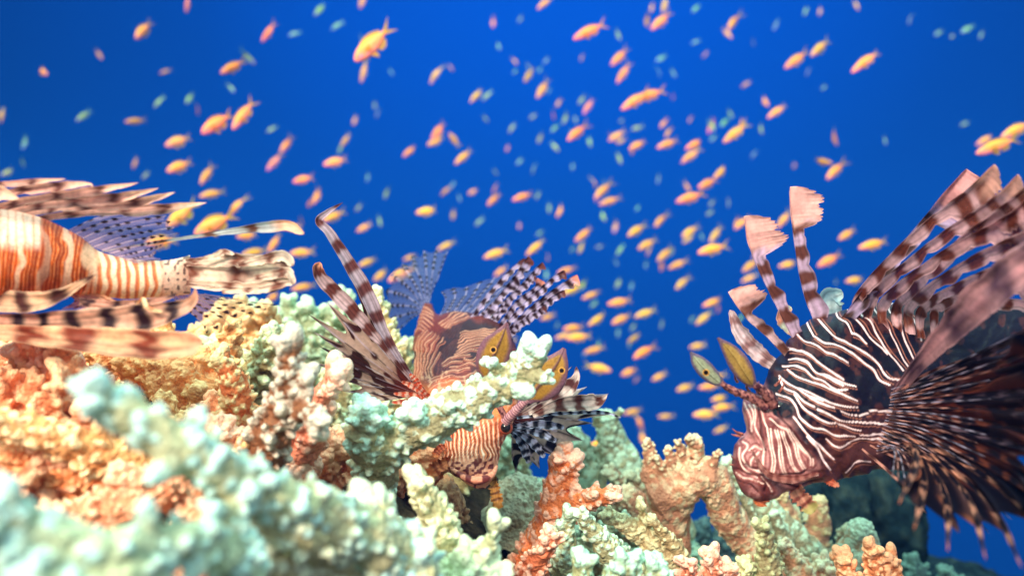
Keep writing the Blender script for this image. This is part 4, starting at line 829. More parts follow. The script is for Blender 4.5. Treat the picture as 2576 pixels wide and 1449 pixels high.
for i, (tx, ty) in enumerate(tips):
    f = i / (len(tips) - 1); bx, by = 2235 + 18 * math.cos(f * 3), 985 + 150 * f
    s_ = 25 * (1 if i > 8 else .3); sg = f ** 2 * 55
    PR.append([(bx, by, .60), (bx + (tx - bx) * .35 + sg, by + (ty - by) * .3 - sg, .575 - .02 * math.sin(f * 3)), (bx + (tx - bx) * .72 + sg, by + (ty - by) * .66 - sg,   .49 - .03 * math.sin(f * 3)), (tx, ty, .40 - .03 * math.sin(f * 3))])
def short(r, s_):
    q = cr(np.array(r, float), 12); return [tuple(x) for x in q[:int(12 * s_)]]
fan('pectoral_fin', rt, None, [short(r, .84 if i > 8 else .97) for i, r in enumerate(PR)], pcol, nsub=14, nu=90, ruffle=.004, seed=5, scallop=.1)
for i, r in enumerate(PR):
    r2 = [(x, y, Y - .004) for x, y, Y in r]
    low = i > 8
    ray('pectoral_ray', rt, r2, [2, 5, 7, 8, 7, 1], [2, 6, 8, 10, 8, 1], nb=7 if low else 8, seed=60 + i, light=lin(225, 160, 135) if low else (lin(130, 66, 46) if i % 3 else lin(120, 95, 110)), dark=NAVY * 1.2, duty=.68, soft=.12, rag=.2, lobes=13, curl=.3, tipcol=lin(235, 140, 95) if low else None, tipfrom=.93, alpha=1, warp=.5)
# white and bronze streaks where the rays leave the body
rgs = np.random.default_rng(8)
for i in range(26):
    f = (i + rgs.uniform(-.3, .3)) / 25; tx, ty = np.interp(f * 14, range(15), [t_[0] for t_ in tips]), np.interp(f * 14, range(15), [t_[1] for t_ in tips]); bx, by = 2225 + 18 * math.cos(f * 3), 980 + 160 * f; e_ = rgs.uniform(.45, .9); sg = f ** 2 * 50
    ray('pectoral_ray', rt, [(bx, by, .592), (bx + (tx - bx) * .35 * e_ + sg * .6, by + (ty - by) * .3 * e_ - sg * .6, .57), (bx + (tx - bx) * e_, by + (ty - by) * e_ - sg * .5, .50)], [1, 1.5, 2, 1], [1, 1.5, 2, 1], nb=int(rgs.integers(5, 9)), seed=300 + i, light=lin(215, 160, 150) if i % 2 else lin(190, 180, 205), dark=NAVY * 1.5, duty=.6, soft=.1, rag=.1, alpha=1, warp=.6, nv=7)
for i, (x0, y0, x1, y1) in enumerate([(2240, 1000, 2420, 905), (2250, 1020, 2470, 940), (2250, 1040, 2500, 1000), (2245, 1075, 2480, 1120), (2230, 1100, 2450, 1210), (2190, 1120, 2400, 1250), (2170, 1130, 2330, 1290)]):
    ray('pectoral_ray', rt, [(x0, y0, .598), ((x0 + x1) / 2, (y0 + y1) / 2 - 12, .57), (x1, y1, .545)], [2, 3, 3, 1], [2, 4, 4, 1], nb=4, seed=90 + i, light=lin(215, 155, 140), dark=lin(80, 40, 36), duty=.5, alpha=1)

# ================================================================== middle lionfish
mt = empty('lionfish', P(1180, 1180, .70)); tag(mt, 'red brown lionfish diving head down behind the mint coral branch in the middle', 'fish', 'lionfish over the reef')
def cw(L): return [(724.7 + x * .4074, 469.7 + y * .4074) for x, y in L]
MST = [cw(L) for L in [[(800,762),(850,765),(895,795)],[(795,790),(845,785),(892,820)],[(788,815),(835,808),(885,842)],[(783,842),(830,830),(872,860)],[(780,868),(815,852),(858,872)],[(776,895),(808,875),(842,888)],[(815,735),(860,745),(892,775)],
 [(930,845),(985,795),(1060,770)],[(945,858),(1010,805),(1085,775)],[(965,868),(1030,812),(1105,785)],[(985,872),(1050,825),(1115,800)],
 [(1060,905),(1120,885),(1200,882),(1290,878)],[(1058,925),(1125,900),(1200,898),(1275,895)],[(1055,945),(1120,915),(1190,913),(1265,910)],[(1052,965),(1115,932),(1185,928),(1250,925)],[(1045,990),(1105,952),(1175,946),(1240,943)],[(1040,1012),(1098,974),(1165,964),(1225,962)],[(1030,1038),(1090,1000),(1150,985),(1215,983)],[(1010,1060),(1080,1025),(1140,1008),(1200,1005)],
 [(782,1190),(776,1080),(796,960),(850,880)],[(800,1195),(792,1080),(815,960),(868,885)],[(815,1195),(810,1085),(835,965),(890,888)],[(830,1190),(828,1090),(855,975),(910,905)],[(848,1190),(848,1100),(876,990),(930,925)],[(868,1180),(872,1100),(905,1005),(960,940)],[(890,1170),(900,1090),(935,1020)],
 [(870,1230),(920,1190),(1000,1170),(1080,1165),(1150,1150)],[(880,1250),(930,1215),(1010,1195),(1090,1190),(1160,1180)],[(900,1268),(960,1238),(1040,1222),(1120,1215)],[(860,1205),(930,1165),(1010,1140),(1080,1130)],[(950,1090),(1000,1060),(1060,1050),(1120,1040)],[(960,1110),(1010,1085),(1080,1080)],
 [(1000,1120),(1060,1110),(1110,1090),(1160,1100)],[(980,1150),(1050,1135),(1120,1120)],[(1080,1060),(1130,1075),(1170,1050)],[(930,1290),(1000,1260),(1080,1250)],[(940,1320),(1010,1290),(1100,1275)]]]
MSD = [cw(L) for L in [[(905 + i * 22, 960 - i * 6), (960 + i * 22, 885 - i * 9), (1040 + i * 24, 830 - i * 4), (1120 + i * 22, 808)] for i in range(7)] + [[(900 + i * 20, 1170 - i * 4), (915 + i * 20, 1080 - i * 4), (960 + i * 20, 1000 - i * 5), (1030 + i * 14, 940 - i * 5)] for i in range(8)]]
def mcol(p, U_, A_, V):
    nz = vnoise(pad(p / 30), 14) - .5; n2 = vnoise(pad(p / 7), 15) - .5; n3 = vnoise(pad(p / np.array([4.5, 12.])), 16)
    n3 = n3[:]
    x, y = p[:, 0], p[:, 1]
    dark = lin(40, 14, 18); mid = lin(96, 34, 24); og = lin(240, 120, 65)
    back = 1 - sm(.55, 1.15, ((x - 1185) / 95) ** 2 + ((y - 862) / 62) ** 2 + nz * .8)
    c = blend(mid[None] * np.ones((len(p), 3)), dark[None], np.maximum(back, (1 - sm(-.25, .1, nz)) * .7))
    c = blend(c, og[None], sm(940, 1010, y + nz * 60) * .85)
    pw = p + np.stack([vnoise(pad(p / 16), 71) - .5, vnoise(pad(p / 16), 72) - .5], 1) * 7
    d_ = polydist(pw, MST); wv = .9 + 1.5 * vnoise(pad(p / 20), 73); white = 1 - sm(wv * .5, wv * 1.15, d_); do_ = polydist(pw, [[(x_ + 2.5, y_ + 4) for x_, y_ in L_] for L_ in MST]); w2 = 1 - sm(.6, 1.5, do_)
    spk = sm(.72, .85, n3) * sm(900, 960, y) * .35
    face = sm(1040, 1075, y); vs = x + (y - 1120) * -.12 + nz * 12 + (y > 1160) * n2 * 6; s4 = np.abs((vs / 12.0) % 1 - .5) * 2
    c = blend(c, lin(118, 56, 44)[None], (1 - sm(.7, 2.0, polydist(pw, MSD))) * .55 * (1 - back * .6)); c = blend(c, lin(165, 95, 70)[None], w2 * .7); c = blend(c, lin(195, 140, 112)[None], white * .68); c = blend(c, lin(250, 190, 150)[None], spk * (1 - face))
    fc = blend(lin(205, 110, 70)[None] * np.ones((len(p), 3)), lin(100, 42, 32)[None], sm(.45, .75, np.abs(s4 - .55) * 2)); fc = blend(fc, lin(245, 205, 180)[None], sm(.7, .92, s4))
    spot = vnoise(pad(p / 6.5), 17); lp = blend(lin(225, 150, 120)[None] * np.ones((len(p), 3)), lin(110, 50, 50)[None], sm(.5, .62, spot))
    fc = blend(fc, lp, sm(1142, 1172, y + nz * 20))
    return blend(c, fc, face)
body('body', mt, [(1068,762,1086,764,1.0,.004),(1050,808,1100,790,.965,.014),(1041,860,1150,782,.91,.024),(1038,905,1225,796,.86,.032),(1040,940,1282,832,.82,.038),(1048,965,1304,885,.785,.041),(1060,990,1308,935,.755,.042),
 (1075,1030,1304,990,.725,.040),(1105,1075,1296,1040,.70,.036),(1118,1120,1278,1085,.68,.031),(1112,1158,1262,1130,.664,.026),(1130,1188,1256,1165,.652,.02),(1168,1212,1248,1192,.644,.014),(1196,1226,1232,1216,.64,.008),(1208,1230,1220,1228,.638,.002)], mcol, 620, 260, disp=lambda p: (vnoise(pad(p / 28), 94) - .5) * .004 + (vnoise(pad(p / 8), 95) - .5) * .0012)
# tail
TF = []
for i, (tx, ty) in enumerate([(1125, 630), (1100, 628), (1070, 632), (1038, 645), (1010, 662), (985, 690), (968, 730), (962, 775), (968, 815), (985, 850)]):
    TF.append([(1078 - i * 1.2, 768 + i * 2.0, 1.0), ((1078 + tx) / 2, (768 + ty) / 2 - 3, 1.02), (tx, ty, 1.05 + .02 * math.sin(i))])
fan('caudal_fin', mt, None, TF, spotfan(lin(105, 115, 150), lin(190, 185, 215), NAVY, .42, 10), nsub=12, nu=80, seed=6)
# soft dorsal fin behind, spotted
SD = [[(1105 + i * 16, 795 - i * 1.5, .93), (1120 + i * 24, 755 - i * 5, .94), (1110 + i * 30 + i * i, 735 - i * 9, .95)] for i in range(8)]
fan('soft_dorsal_fin', mt, None, SD, spotfan(lin(105, 115, 150), lin(190, 185, 215), NAVY, .38, 8, 4), nsub=10, nu=50, seed=7)
# dorsal spines of the middle fish
MS = dict(light=lin(200, 190, 225), dark=lin(58, 34, 44), rag=.4, lobes=9, curl=.25, duty=.5, streak=.3)
for i, (pts, w_) in enumerate([([(1185, 800, .86), (1230, 740, .86), (1275, 690, .86), (1320, 650, .86)], 8), ([(1215, 805, .85), (1262, 740, .85), (1300, 690, .845), (1330, 645, .84)], 12), ([(1240, 815, .84), (1290, 745, .835), (1330, 700, .83), (1365, 660, .825)], 9),
     ([(1255, 820, .83), (1300, 760, .825), (1345, 725, .82), (1352, 700, .815)], 12), ([(1262, 830, .82), (1320, 765, .815), (1380, 710, .81), (1420, 680, .805)], 10), ([(1268, 840, .81), (1330, 780, .805), (1395, 730, .80), (1452, 692, .795)], 13),
     ([(1270, 850, .805), (1330, 795, .80), (1380, 755, .795), (1420, 730, .79)], 10), ([(1230, 810, .85), (1270, 760, .85), (1300, 730, .85), (1345, 690, .845)], 10), ([(1275, 855, .80), (1300, 820, .795), (1345, 790, .79), (1370, 770, .785)], 9), ([(1200, 800, .86), (1240, 765, .86), (1270, 730, .86), (1300, 700, .86)], 8)]):
    ray('dorsal_spine', mt, pts, [3, 4, 4, 3], [w_ * .6, w_ * 1.2, w_ * .9, w_ * 1.7, w_ * 1.1, w_ * 2], nb=6 + (i * 1.7) % 4, start=(i * .37) % 1, seed=110 + i, tipcol=lin(235, 165, 145) if i in (3, 5) else lin(110, 62, 60), tipfrom=.88, **MS)
# left pectoral: long free rays and blotched panels
ray('pectoral_ray', mt, [(1068, 985, .70), (1020, 925, .69), (965, 835, .68), (920, 735, .67), (870, 650, .665), (828, 585, .66), (802, 556, .66), (822, 535, .658), (845, 520, .655), (862, 510, .652)], [4, 7, 10, 14, 17, 17, 15, 12, 8, 2], [4, 6, 9, 15, 19, 19, 15, 13, 9, 2], nb=8.5, seed=130, light=lin(205, 190, 205), dark=lin(122, 72, 72), duty=.42, soft=.09, curl=.3, rag=.08, start=.2, alpha=.97, warp=.12)
ray('pectoral_ray', mt, [(1062, 990, .70), (1000, 915, .685), (930, 830, .675), (870, 765, .67), (820, 715, .665), (800, 680, .66), (805, 660, .66)], [3, 4, 6, 14, 18, 16, 13], [3, 4, 6, 14, 20, 20, 12], nb=7, seed=131, light=lin(215, 190, 195), dark=lin(120, 66, 58), duty=.5, curl=.3, rag=.15, tipcol=lin(235, 170, 130), tipfrom=.95, alpha=.97, warp=.2)
def blot(l0, d0, sc, seed, rr=0.):
    def f(u, r, V):
        p = proj(V) / np.array([sc, sc * .8]); n_ = vnoise(pad(p), seed); c = blend(l0[None] * np.ones((len(u), 3)), d0[None], sm(.45, .56, n_ + .18 * np.sin(u * 20 + r * 2.5)))
        c = blend(c, lin(150, 60, 45)[None], (1 - sm(.05, .4, u)) * .8)
        d = np.abs(r - np.round(r)); line = np.exp(-(d / .06) ** 2)
        k_ = np.round(r); da = vnoise(np.stack([u * 13, k_ * 5.3, u * 0], 1), seed + 3) > .5
        c = blend(c, np.where(da[:, None], DARK[None], lin(215, 205, 225)[None]), line * .85)
        return np.concatenate([c, np.full((len(u), 1), .93)], 1)
    return f
LP = []
for tx, ty, mx, my in [(880, 705, 965, 845), (845, 720, 935, 850), (820, 760, 915, 870), (772, 790, 890, 880), (790, 835, 890, 905), (800, 870, 900, 930), (775, 910, 890, 950), (830, 945, 910, 965), (868, 985, 940, 990), (890, 1012, 960, 1008)]:
    LP.append([(1060, 995, .705), (mx, my, .69), (tx, ty, .675)])
fan('pectoral_fin', mt, None, LP, blot(lin(212, 186, 172), lin(82, 42, 40), 34, 61), nsub=12, nu=110, seed=9, scallop=.28, ruffle=.003)
# orange scribbled fin bases
for i, (x0, y0, x1, y1) in enumerate([(1080, 1000, 1010, 960), (1090, 1010, 990, 990), (1100, 1020, 985, 1012), (1060, 985, 1030, 940)]):
    ray('fin_base', mt, [(x0, y0, .685), ((x0 + x1) / 2, (y0 + y1) / 2 - 6, .68), (x1, y1, .68)], [6, 9, 8, 3], [6, 9, 8, 3], nb=6, seed=140 + i, light=lin(240, 200, 180), dark=lin(215, 90, 55), duty=.6, alpha=1, rag=.3)
# right pectoral
RP = []
for tx, ty, mx, my in [(1445, 925, 1370, 975), (1455, 955, 1370, 985), (1480, 975, 1380, 1000), (1530, 990, 1400, 1010), (1560, 1045, 1420, 1030), (1500, 1070, 1400, 1050), (1470, 1110, 1380, 1080), (1420, 1160, 1350, 1110), (1360, 1180, 1320, 1120), (1300, 1190, 1290, 1130)]:
    RP.append([(1285, 1055, .70), (mx, my, .71), (tx, ty, .72)])
fan('pectoral_fin', mt, None, RP, blot(lin(215, 200, 190), lin(42, 36, 50), 30, 65), nsub=12, nu=100, seed=10, scallop=.3, ruffle=.003)
ray('pectoral_ray', mt, [(1300, 1050, .695), (1370, 1042, .70), (1450, 1036, .705), (1520, 1036, .71), (1562, 1050, .71)], [3, 4, 4, 3, 1], [4, 5, 6, 7, 3], nb=11, seed=150, light=lin(205, 215, 240), dark=lin(35, 28, 45), alpha=1, rag=.2)
ray('pectoral_ray', mt, [(1330, 1040, .692), (1390, 1010, .695), (1430, 985, .70), (1452, 950, .70), (1450, 922, .70)], [5, 14, 20, 22, 3], [5, 14, 18, 10, 2], nb=3.5, seed=151, light=lin(225, 210, 205), dark=lin(105, 62, 62), alpha=.95)
ray('pectoral_ray', mt, [(1340, 1045, .69), (1400, 1022, .692), (1460, 1015, .695), (1505, 1012, .70), (1528, 992, .70)], [6, 16, 22, 24, 2], [6, 12, 18, 18, 2], nb=4, seed=152, light=lin(228, 212, 205), dark=lin(110, 62, 55), alpha=.95)
for i, (x1, y1) in enumerate([(1420, 1075), (1400, 1110), (1370, 1150), (1330, 1165)]):
    ray('pectoral_ray', mt, [(1275, 1075, .69), ((1275 + x1) / 2 + 10, (1075 + y1) / 2 - 8, .69), (x1, y1, .69)], [4, 8, 11, 6], [4, 9, 12, 6], nb=5, seed=160 + i, light=lin(175, 185, 215), dark=lin(20, 24, 40), duty=.55, alpha=1, rag=.25)
# eye tentacles: two brown yellow leaves, the left with an eye spot
leaf('eye_tentacle', mt, [(1226, 958, .655), (1240, 900, .65), (1262, 850, .645), (1276, 812, .643)], [16, 38, 44, 40, 22, 2], 15, (1241, 880, 8.5), lin(148, 112, 48), lin(112, 78, 92), .007)
tube('tentacle_stalk', mt, [(1270, 1055, .66), (1248, 1000, .655), (1236, 960, .652)], [8, 9, 10], TENT, bump=.2, seed=4)
leaf('eye_tentacle', mt, [(1325, 1008, .650), (1360, 965, .645), (1398, 920, .64), (1420, 876, .638)], [10, 40, 52, 46, 26, 3], 16, (1413, 932, 8.5), lin(148, 112, 48), lin(112, 80, 95), .007)
tube('tentacle_stalk', mt, [(1270, 1060, .66), (1295, 1035, .655), (1328, 1005, .65)], [13, 12, 8], lambda u, V, nz: blend(lin(190, 145, 150)[None] * np.ones((len(u), 3)), lin(110, 72, 90)[None], sm(.3, .7, (u * 14) % 1)), bump=.15, seed=5)
ball('eye', mt, P(1272, 1075, .660), .0040, EYE, .8); ball('eye_ring', mt, P(1272, 1075, .662), .0056, plain('eye_copper', tuple(lin(150, 70, 50)), .3), .75)
frond(mt, [(1150, 1150, .65), (1120, 1165, .645), (1095, 1180, .64), (1075, 1195, .64)], 16, 31, lin(230, 140, 90), lin(170, 80, 50), lin(235, 150, 95))
frond(mt, [(1120, 1120, .65), (1105, 1130, .648), (1090, 1150, .645)], 9, 33, lin(220, 120, 80), lin(160, 70, 45), lin(235, 150, 95))
frond(mt, [(1240, 1200, .64), (1244, 1225, .638), (1250, 1255, .636), (1252, 1280, .635)], 13, 32, lin(205, 150, 80), lin(120, 75, 40), lin(150, 110, 50))
tube('lip', mt, [(1135, 1178, .635), (1170, 1200, .630), (1205, 1208, .628), (1236, 1195, .632), (1250, 1172, .638)], [4, 8, 11, 9, 4], lambda u, V, nz: blend(lin(225, 150, 122)[None] * np.ones((len(u), 3)), lin(110, 50, 50)[None], sm(.50, .60, vnoise(V * 260, 7))), bump=.08, seed=9)

# ================================================================== left lionfish (its front half is outside the picture)
lt = empty('lionfish', P(200, 760, .56)); tag(lt, 'brightly lit orange and cream lionfish at the left edge, tail pointing right', 'fish', 'lionfish over the reef')
def lcol(p, U_, A_, V):
    nz = vnoise(pad(p / 30), 24) - .5; n2 = vnoise(pad(p / np.array([6., 26.])), 25) - .5; x, y = p[:, 0], p[:, 1]
    bend_ = ((y - 700) / 75) ** 2 * 14
    s_ = ((x + bend_ + nz * 9) / 23.0) % 1; thin = ((x + (y - 640) * .12 + nz * 8) / 10.5) % 1
    rust = blend(lin(240, 112, 42)[None] * np.ones((len(p), 3)), lin(165, 62, 26)[None], sm(.45, .75, np.abs(thin - .5) * 2))
    rust = blend(rust, lin(250, 190, 140)[None], sm(.80, .95, 1 - np.abs(thin - .5) * 2) * .7); rust = rust * (1 + n2[:, None] * .5); bb = ((x + ((y - 640) / 60) ** 2 * 8 + nz * 22) / 62.0) % 1; rust = blend(rust, lin(255, 212, 178)[None], sm(.70, .78, bb) * (1 - sm(.94, 1, bb)) * .75); rust = blend(rust, lin(112, 34, 24)[None], sm(.28, .4, bb) * (1 - sm(.52, .64, bb)) * .55)
    pedn = blend(lin(255, 225, 190)[None] * np.ones((len(p), 3)), lin(225, 130, 75)[None], sm(.35, .7, np.abs(s_ - .5) * 2)); 
    pedn = blend(pedn, lin(165, 70, 75)[None], (1 - sm(.0, .16, np.abs(s_ - .93))) * .55)
    c = blend(rust, pedn, sm(215, 262, x + nz * 20)); pk = (1 - sm(605, 640, y + nz * 10)) * (1 - sm(98, 112, x)) ; c = blend(c, blend(lin(255, 212, 190)[None] * np.ones((len(p), 3)), lin(235, 150, 105)[None], sm(.55, .95, np.abs(((x + nz * 12) / 21) % 1 - .5) * 2) * .7), pk * (.9 + n2 * .3)); dkb = sm(98, 104, x + nz * 8) * (1 - sm(120, 130, x + nz * 8)); c = blend(c, lin(140, 50, 30)[None], dkb * .6)
    pl = (1 - sm(.5, 1.1, ((x - 228) / 30) ** 2 + ((y - 650) / 40) ** 2 + nz * 1.4)); c = blend(c, lin(255, 205, 165)[None], pl * .85)
    end = sm(395, 420, x); sp = sm(.66, .74, vnoise(pad(p / 8), 27)); c = blend(c, lin(250, 205, 180)[None], end); c = blend(c, DARK[None], end * sp * .8)
    return c
body('body', lt, [(-560,640,-560,660,.50,.004),(-520,610,-530,700,.50,.022),(-420,560,-430,735,.51,.034),(-300,530,-300,760,.52,.040),(-120,525,-120,770,.53,.042),(10,528,0,765,.54,.040),(95,545,80,755,.545,.036),(150,568,140,748,.55,.031),(205,598,195,742,.555,.026),
 (250,632,245,744,.56,.021),(320,650,315,752,.565,.017),(390,656,388,748,.57,.013),(440,652,438,745,.575,.009),(478,642,480,740,.58,.005)], lcol, 560, 200)
ball('eye', lt, P(-470, 610, .482), .009, EYE, .6)
# tail fin folded, curling tip
CW = dict(light=lin(255, 235, 215), dark=lin(135, 72, 52))
for i, (pts, wl, wr, nb, se) in enumerate([
  ([(470, 690, .575), (540, 688, .57), (620, 684, .565), (690, 678, .56), (738, 690, .555)], [26, 30, 34, 30, 16], [26, 34, 38, 40, 20], 2.2, 200),
  ([(470, 660, .572), (540, 655, .565), (620, 652, .555), (690, 655, .55), (735, 662, .55)], [8, 12, 16, 12, 6], [10, 16, 20, 14, 6], 2.2, 201),
  ([(470, 715, .572), (560, 722, .565), (640, 725, .555), (700, 712, .55), (742, 705, .548)], [10, 14, 16, 14, 8], [8, 10, 12, 16, 10], 2.6, 202),
  ([(600, 665, .553), (670, 648, .549), (715, 642, .546), (738, 668, .545)], [4, 8, 12, 8], [6, 14, 18, 10], 2, 206), ([(560, 735, .56), (640, 728, .555), (700, 722, .552), (735, 700, .55)], [4, 6, 8, 5], [4, 8, 10, 5], 3, 207),
  ([(640, 700, .552), (690, 690, .548), (725, 684, .545), (740, 716, .545)], [6, 10, 12, 6], [6, 10, 14, 6], 1.8, 203),
  ([(500, 652, .56), (540, 644, .558), (565, 634, .556), (590, 640, .555)], [3, 6, 9, 3], [3, 6, 8, 3], 1.5, 204)]):
    ray('caudal_fin_ray', lt, pts, wl, wr, nb=nb, seed=se, duty=.27, soft=.16, rag=.2, curl=.22, streak=.55, alpha=.98, start=.45, **CW)
# lower hanging transparent tail lobe with dots
AF = [[(430 + i * 14, 745 - i * 1, .578), (500 + i * 22, 775 - i * 3 + (6 - i) * 5, .585), (520 + i * 30, 840 - i * 13, .59)] for i in range(7)]
fan('caudal_fin', lt, None, AF, spotfan(lin(225, 175, 140), lin(230, 190, 160), DARK, .30, 7, 8), nsub=12, nu=60, seed=11)
# soft dorsal fin, clear with pale rays
SDL = [[(150 + i * 21, 590 + i * 8, .555), (250 + i * 17, 545 + i * 12, .56), (400 + i * 10 - max(0, i - 5) * 30, 512 + i * 15, .565)] for i in range(10)]
fan('soft_dorsal_fin', lt, None, SDL, spotfan(lin(170, 150, 175), lin(235, 205, 215), DARK, .38, 9, 9), nsub=12, nu=80, seed=12)
# dorsal spines swept back
for i, (pts, w0, w1) in enumerate([
  ([(-180, 540, .56), (-60, 475, .53), (60, 458, .52), (165, 450, .515)], 14, 8), ([(-140, 545, .56), (0, 490, .53), (130, 468, .52), (222, 462, .515), (232, 475, .515)], 16, 12),
  ([(-100, 550, .56), (60, 505, .535), (220, 480, .525), (348, 460, .52)], 14, 12), ([(-60, 552, .56), (100, 515, .54), (280, 497, .53), (398, 474, .525)], 14, 14),
  ([(-20, 555, .56), (140, 520, .545), (320, 510, .535), (440, 484, .53)], 13, 15), ([(40, 560, .56), (200, 535, .55), (380, 525, .545), (520, 510, .54)], 12, 13),
  ([(-200, 500, .54), (-100, 480, .52), (-20, 480, .51), (50, 500, .505)], 30, 30)]):
    ray('dorsal_spine', lt, pts, [w0 * .4, w0 * .6, w1 * .7, w1 * .8, 1], [w0 * .6, w0 * .9, w1, w1 * 1.3, 2], nb=4.6, seed=210 + i, light=lin(250, 205, 190), dark=lin(125, 72, 66), duty=.26, soft=.14, rag=.22, lobes=6, curl=.35, tipcol=lin(255, 222, 200), tipfrom=.78, streak=.55, alpha=.97)
ray('dorsal_spine', lt, [(260, 632, .57), (370, 614, .565), (480, 597, .56), (580, 582, .555), (670, 570, .55), (725, 566, .55), (765, 588, .55)], [2, 3, 4, 5, 8, 12, 8], [2, 3, 3, 4, 9, 16, 12], nb=5, seed=220, light=lin(205, 215, 215), dark=lin(115, 75, 62), duty=.35, rag=.12, curl=.3, tipcol=lin(255, 215, 185), tipfrom=.80, alpha=1)
# pectoral and pelvic rays below
for i, (pts, wl, wr, nb, l_, d_) in enumerate([
  ([(-160, 800, .54), (0, 812, .525), (120, 812, .52), (240, 805, .515), (340, 792, .51), (430, 775, .505), (480, 755, .505), (492, 725, .505)], [22, 24, 24, 28, 32, 28, 18, 4], [22, 22, 24, 30, 40, 48, 36, 6], 8.5, lin(235, 190, 165), lin(52, 30, 38)),
  ([(-160, 830, .53), (0, 835, .515), (150, 850, .505), (270, 862, .50), (380, 870, .495), (460, 868, .495), (508, 860, .495)], [14, 16, 22, 30, 38, 40, 32], [12, 16, 24, 28, 32, 34, 26], 4.2, lin(255, 205, 165), lin(150, 70, 48)),
  ([(-160, 740, .53), (-20, 755, .52), (80, 760, .515), (150, 742, .51), (200, 715, .51), (240, 690, .51)], [16, 24, 30, 26, 14, 3], [16, 24, 28, 24, 12, 3], 4.5, lin(255, 215, 180), lin(100, 58, 52)),
  ([(200, 760, .54), (270, 770, .535), (350, 765, .53), (420, 750, .525), (445, 738, .525)], [10, 14, 14, 10, 3], [8, 10, 12, 8, 3], 3.5, lin(225, 175, 155), lin(80, 55, 60)),
  ([(340, 770, .51), (360, 752, .505), (372, 775, .50), (410, 785, .50)], [3, 5, 6, 2], [3, 6, 6, 2], 2, lin(255, 225, 180), lin(225, 150, 110))]):
    ray('pectoral_ray', lt, pts, wl, wr, nb=nb, seed=230 + i, light=l_, dark=d_, duty=.42, soft=.14, rag=.08, curl=.16, streak=.5, alpha=.98, start=.15, warp=.3, tipcol=lin(255, 200, 165) if i in (0, 1) else None, tipfrom=.9)
AFL = [[(150 + i * 18, 735 + i * 1, .55), (190 + i * 20, 755 + i * 1, .55), (160 + i * 32, 778 - i, .55)] for i in range(7)]
fan('anal_fin', lt, None, AFL, spotfan(lin(240, 190, 150), lin(255, 225, 195), BROWN, .9, 5, 10), nsub=8, nu=40, seed=13)
# ------------------------------------------------------------------ the shoal
def tint_mat(name, transl):
    m = fin_mat(name, transl); n = m.node_tree.nodes; l = m.node_tree.links
    oi = n.new('ShaderNodeObjectInfo'); at = [x for x in n if x.type == 'ATTRIBUTE'][0]
    tgt = [k for k in at.outputs['Color'].links]
    mx = n.new('ShaderNodeMix'); mx.data_type = 'RGBA'; mx.blend_type = 'MULTIPLY'; mx.inputs[0].default_value = 1
    l.new(at.outputs['Color'], mx.inputs[6]); l.new(oi.outputs['Color'], mx.inputs[7])
    for k in tgt: l.new(mx.outputs[2], k.to_socket)
    return m
ABODY = tint_mat('anthias_skin', .0); AFIN = tint_mat('anthias_fin', .5)
YO = lin(250, 165, 50); OG = lin(250, 140, 65); PKB = lin(250, 145, 135); FYL = lin(240, 190, 70)
def small_body(bend, fat):
    xs = np.array([.5, .49, .46, .40, .30, .15, 0, -.15, -.25, -.31, -.34]); up = np.array([.0, .03, .06, .095, .135, .155, .145, .105, .06, .04, .036]) * fat; dn = np.array([.0, .028, .055, .09, .125, .145, .14, .10, .055, .038, .036]) * fat
    n, s = 44, 20; t = np.linspace(0, 1, n); ti = np.linspace(0, 1, len(xs)); X = np.interp(t, ti, xs); Uq = np.interp(t, ti, up); Dq = np.interp(t, ti, dn)
    kern = np.array([1, 2, 3, 2, 1]) / 9; Uq = np.convolve(np.pad(Uq, 2, 'edge'), kern, 'valid'); Dq = np.convolve(np.pad(Dq, 2, 'edge'), kern, 'valid')
    a = np.linspace(0, 2 * math.pi, s, endpoint=False)
    Z = np.where(np.sin(a)[None] > 0, Uq[:, None], Dq[:, None]) * np.sin(a)[None]; Wd = (.5 * (Uq + Dq))[:, None] * .52 * np.cos(a)[None]
    V = np.stack([np.repeat(X[:, None], s, 1), Wd + bend * (X[:, None] - .1) ** 2 * np.where(X[:, None] < .1, 1, 0), Z], -1).reshape(-1, 3)
    h = np.clip((V[:, 2] / .14 / fat + 1) / 2, 0, 1); nose = sm(.2, .5, V[:, 0])
    c = blend(OG[None] * np.ones((len(V), 3)), YO[None], sm(.45, .95, h)); c = blend(c, PKB[None], np.clip((1 - sm(.0, .45, h)) * .7 + nose * .55, 0, 1))
    nz = vnoise(V * 30, 2); c = c * (.85 + .3 * nz)[:, None]
    c = blend(c, lin(180, 120, 190)[None], ((np.abs(V[:, 2] + .02 - (V[:, 0] - .4) * .35) < .010) & (V[:, 0] > .2) & (V[:, 0] < .40)).astype(float) * .6)
    I = np.arange(n * s).reshape(n, s); J = np.roll(I, -1, 1); F = np.stack([I[:-1], I[1:], J[1:], J[:-1]], -1).reshape(-1, 4)
    return V, F, c
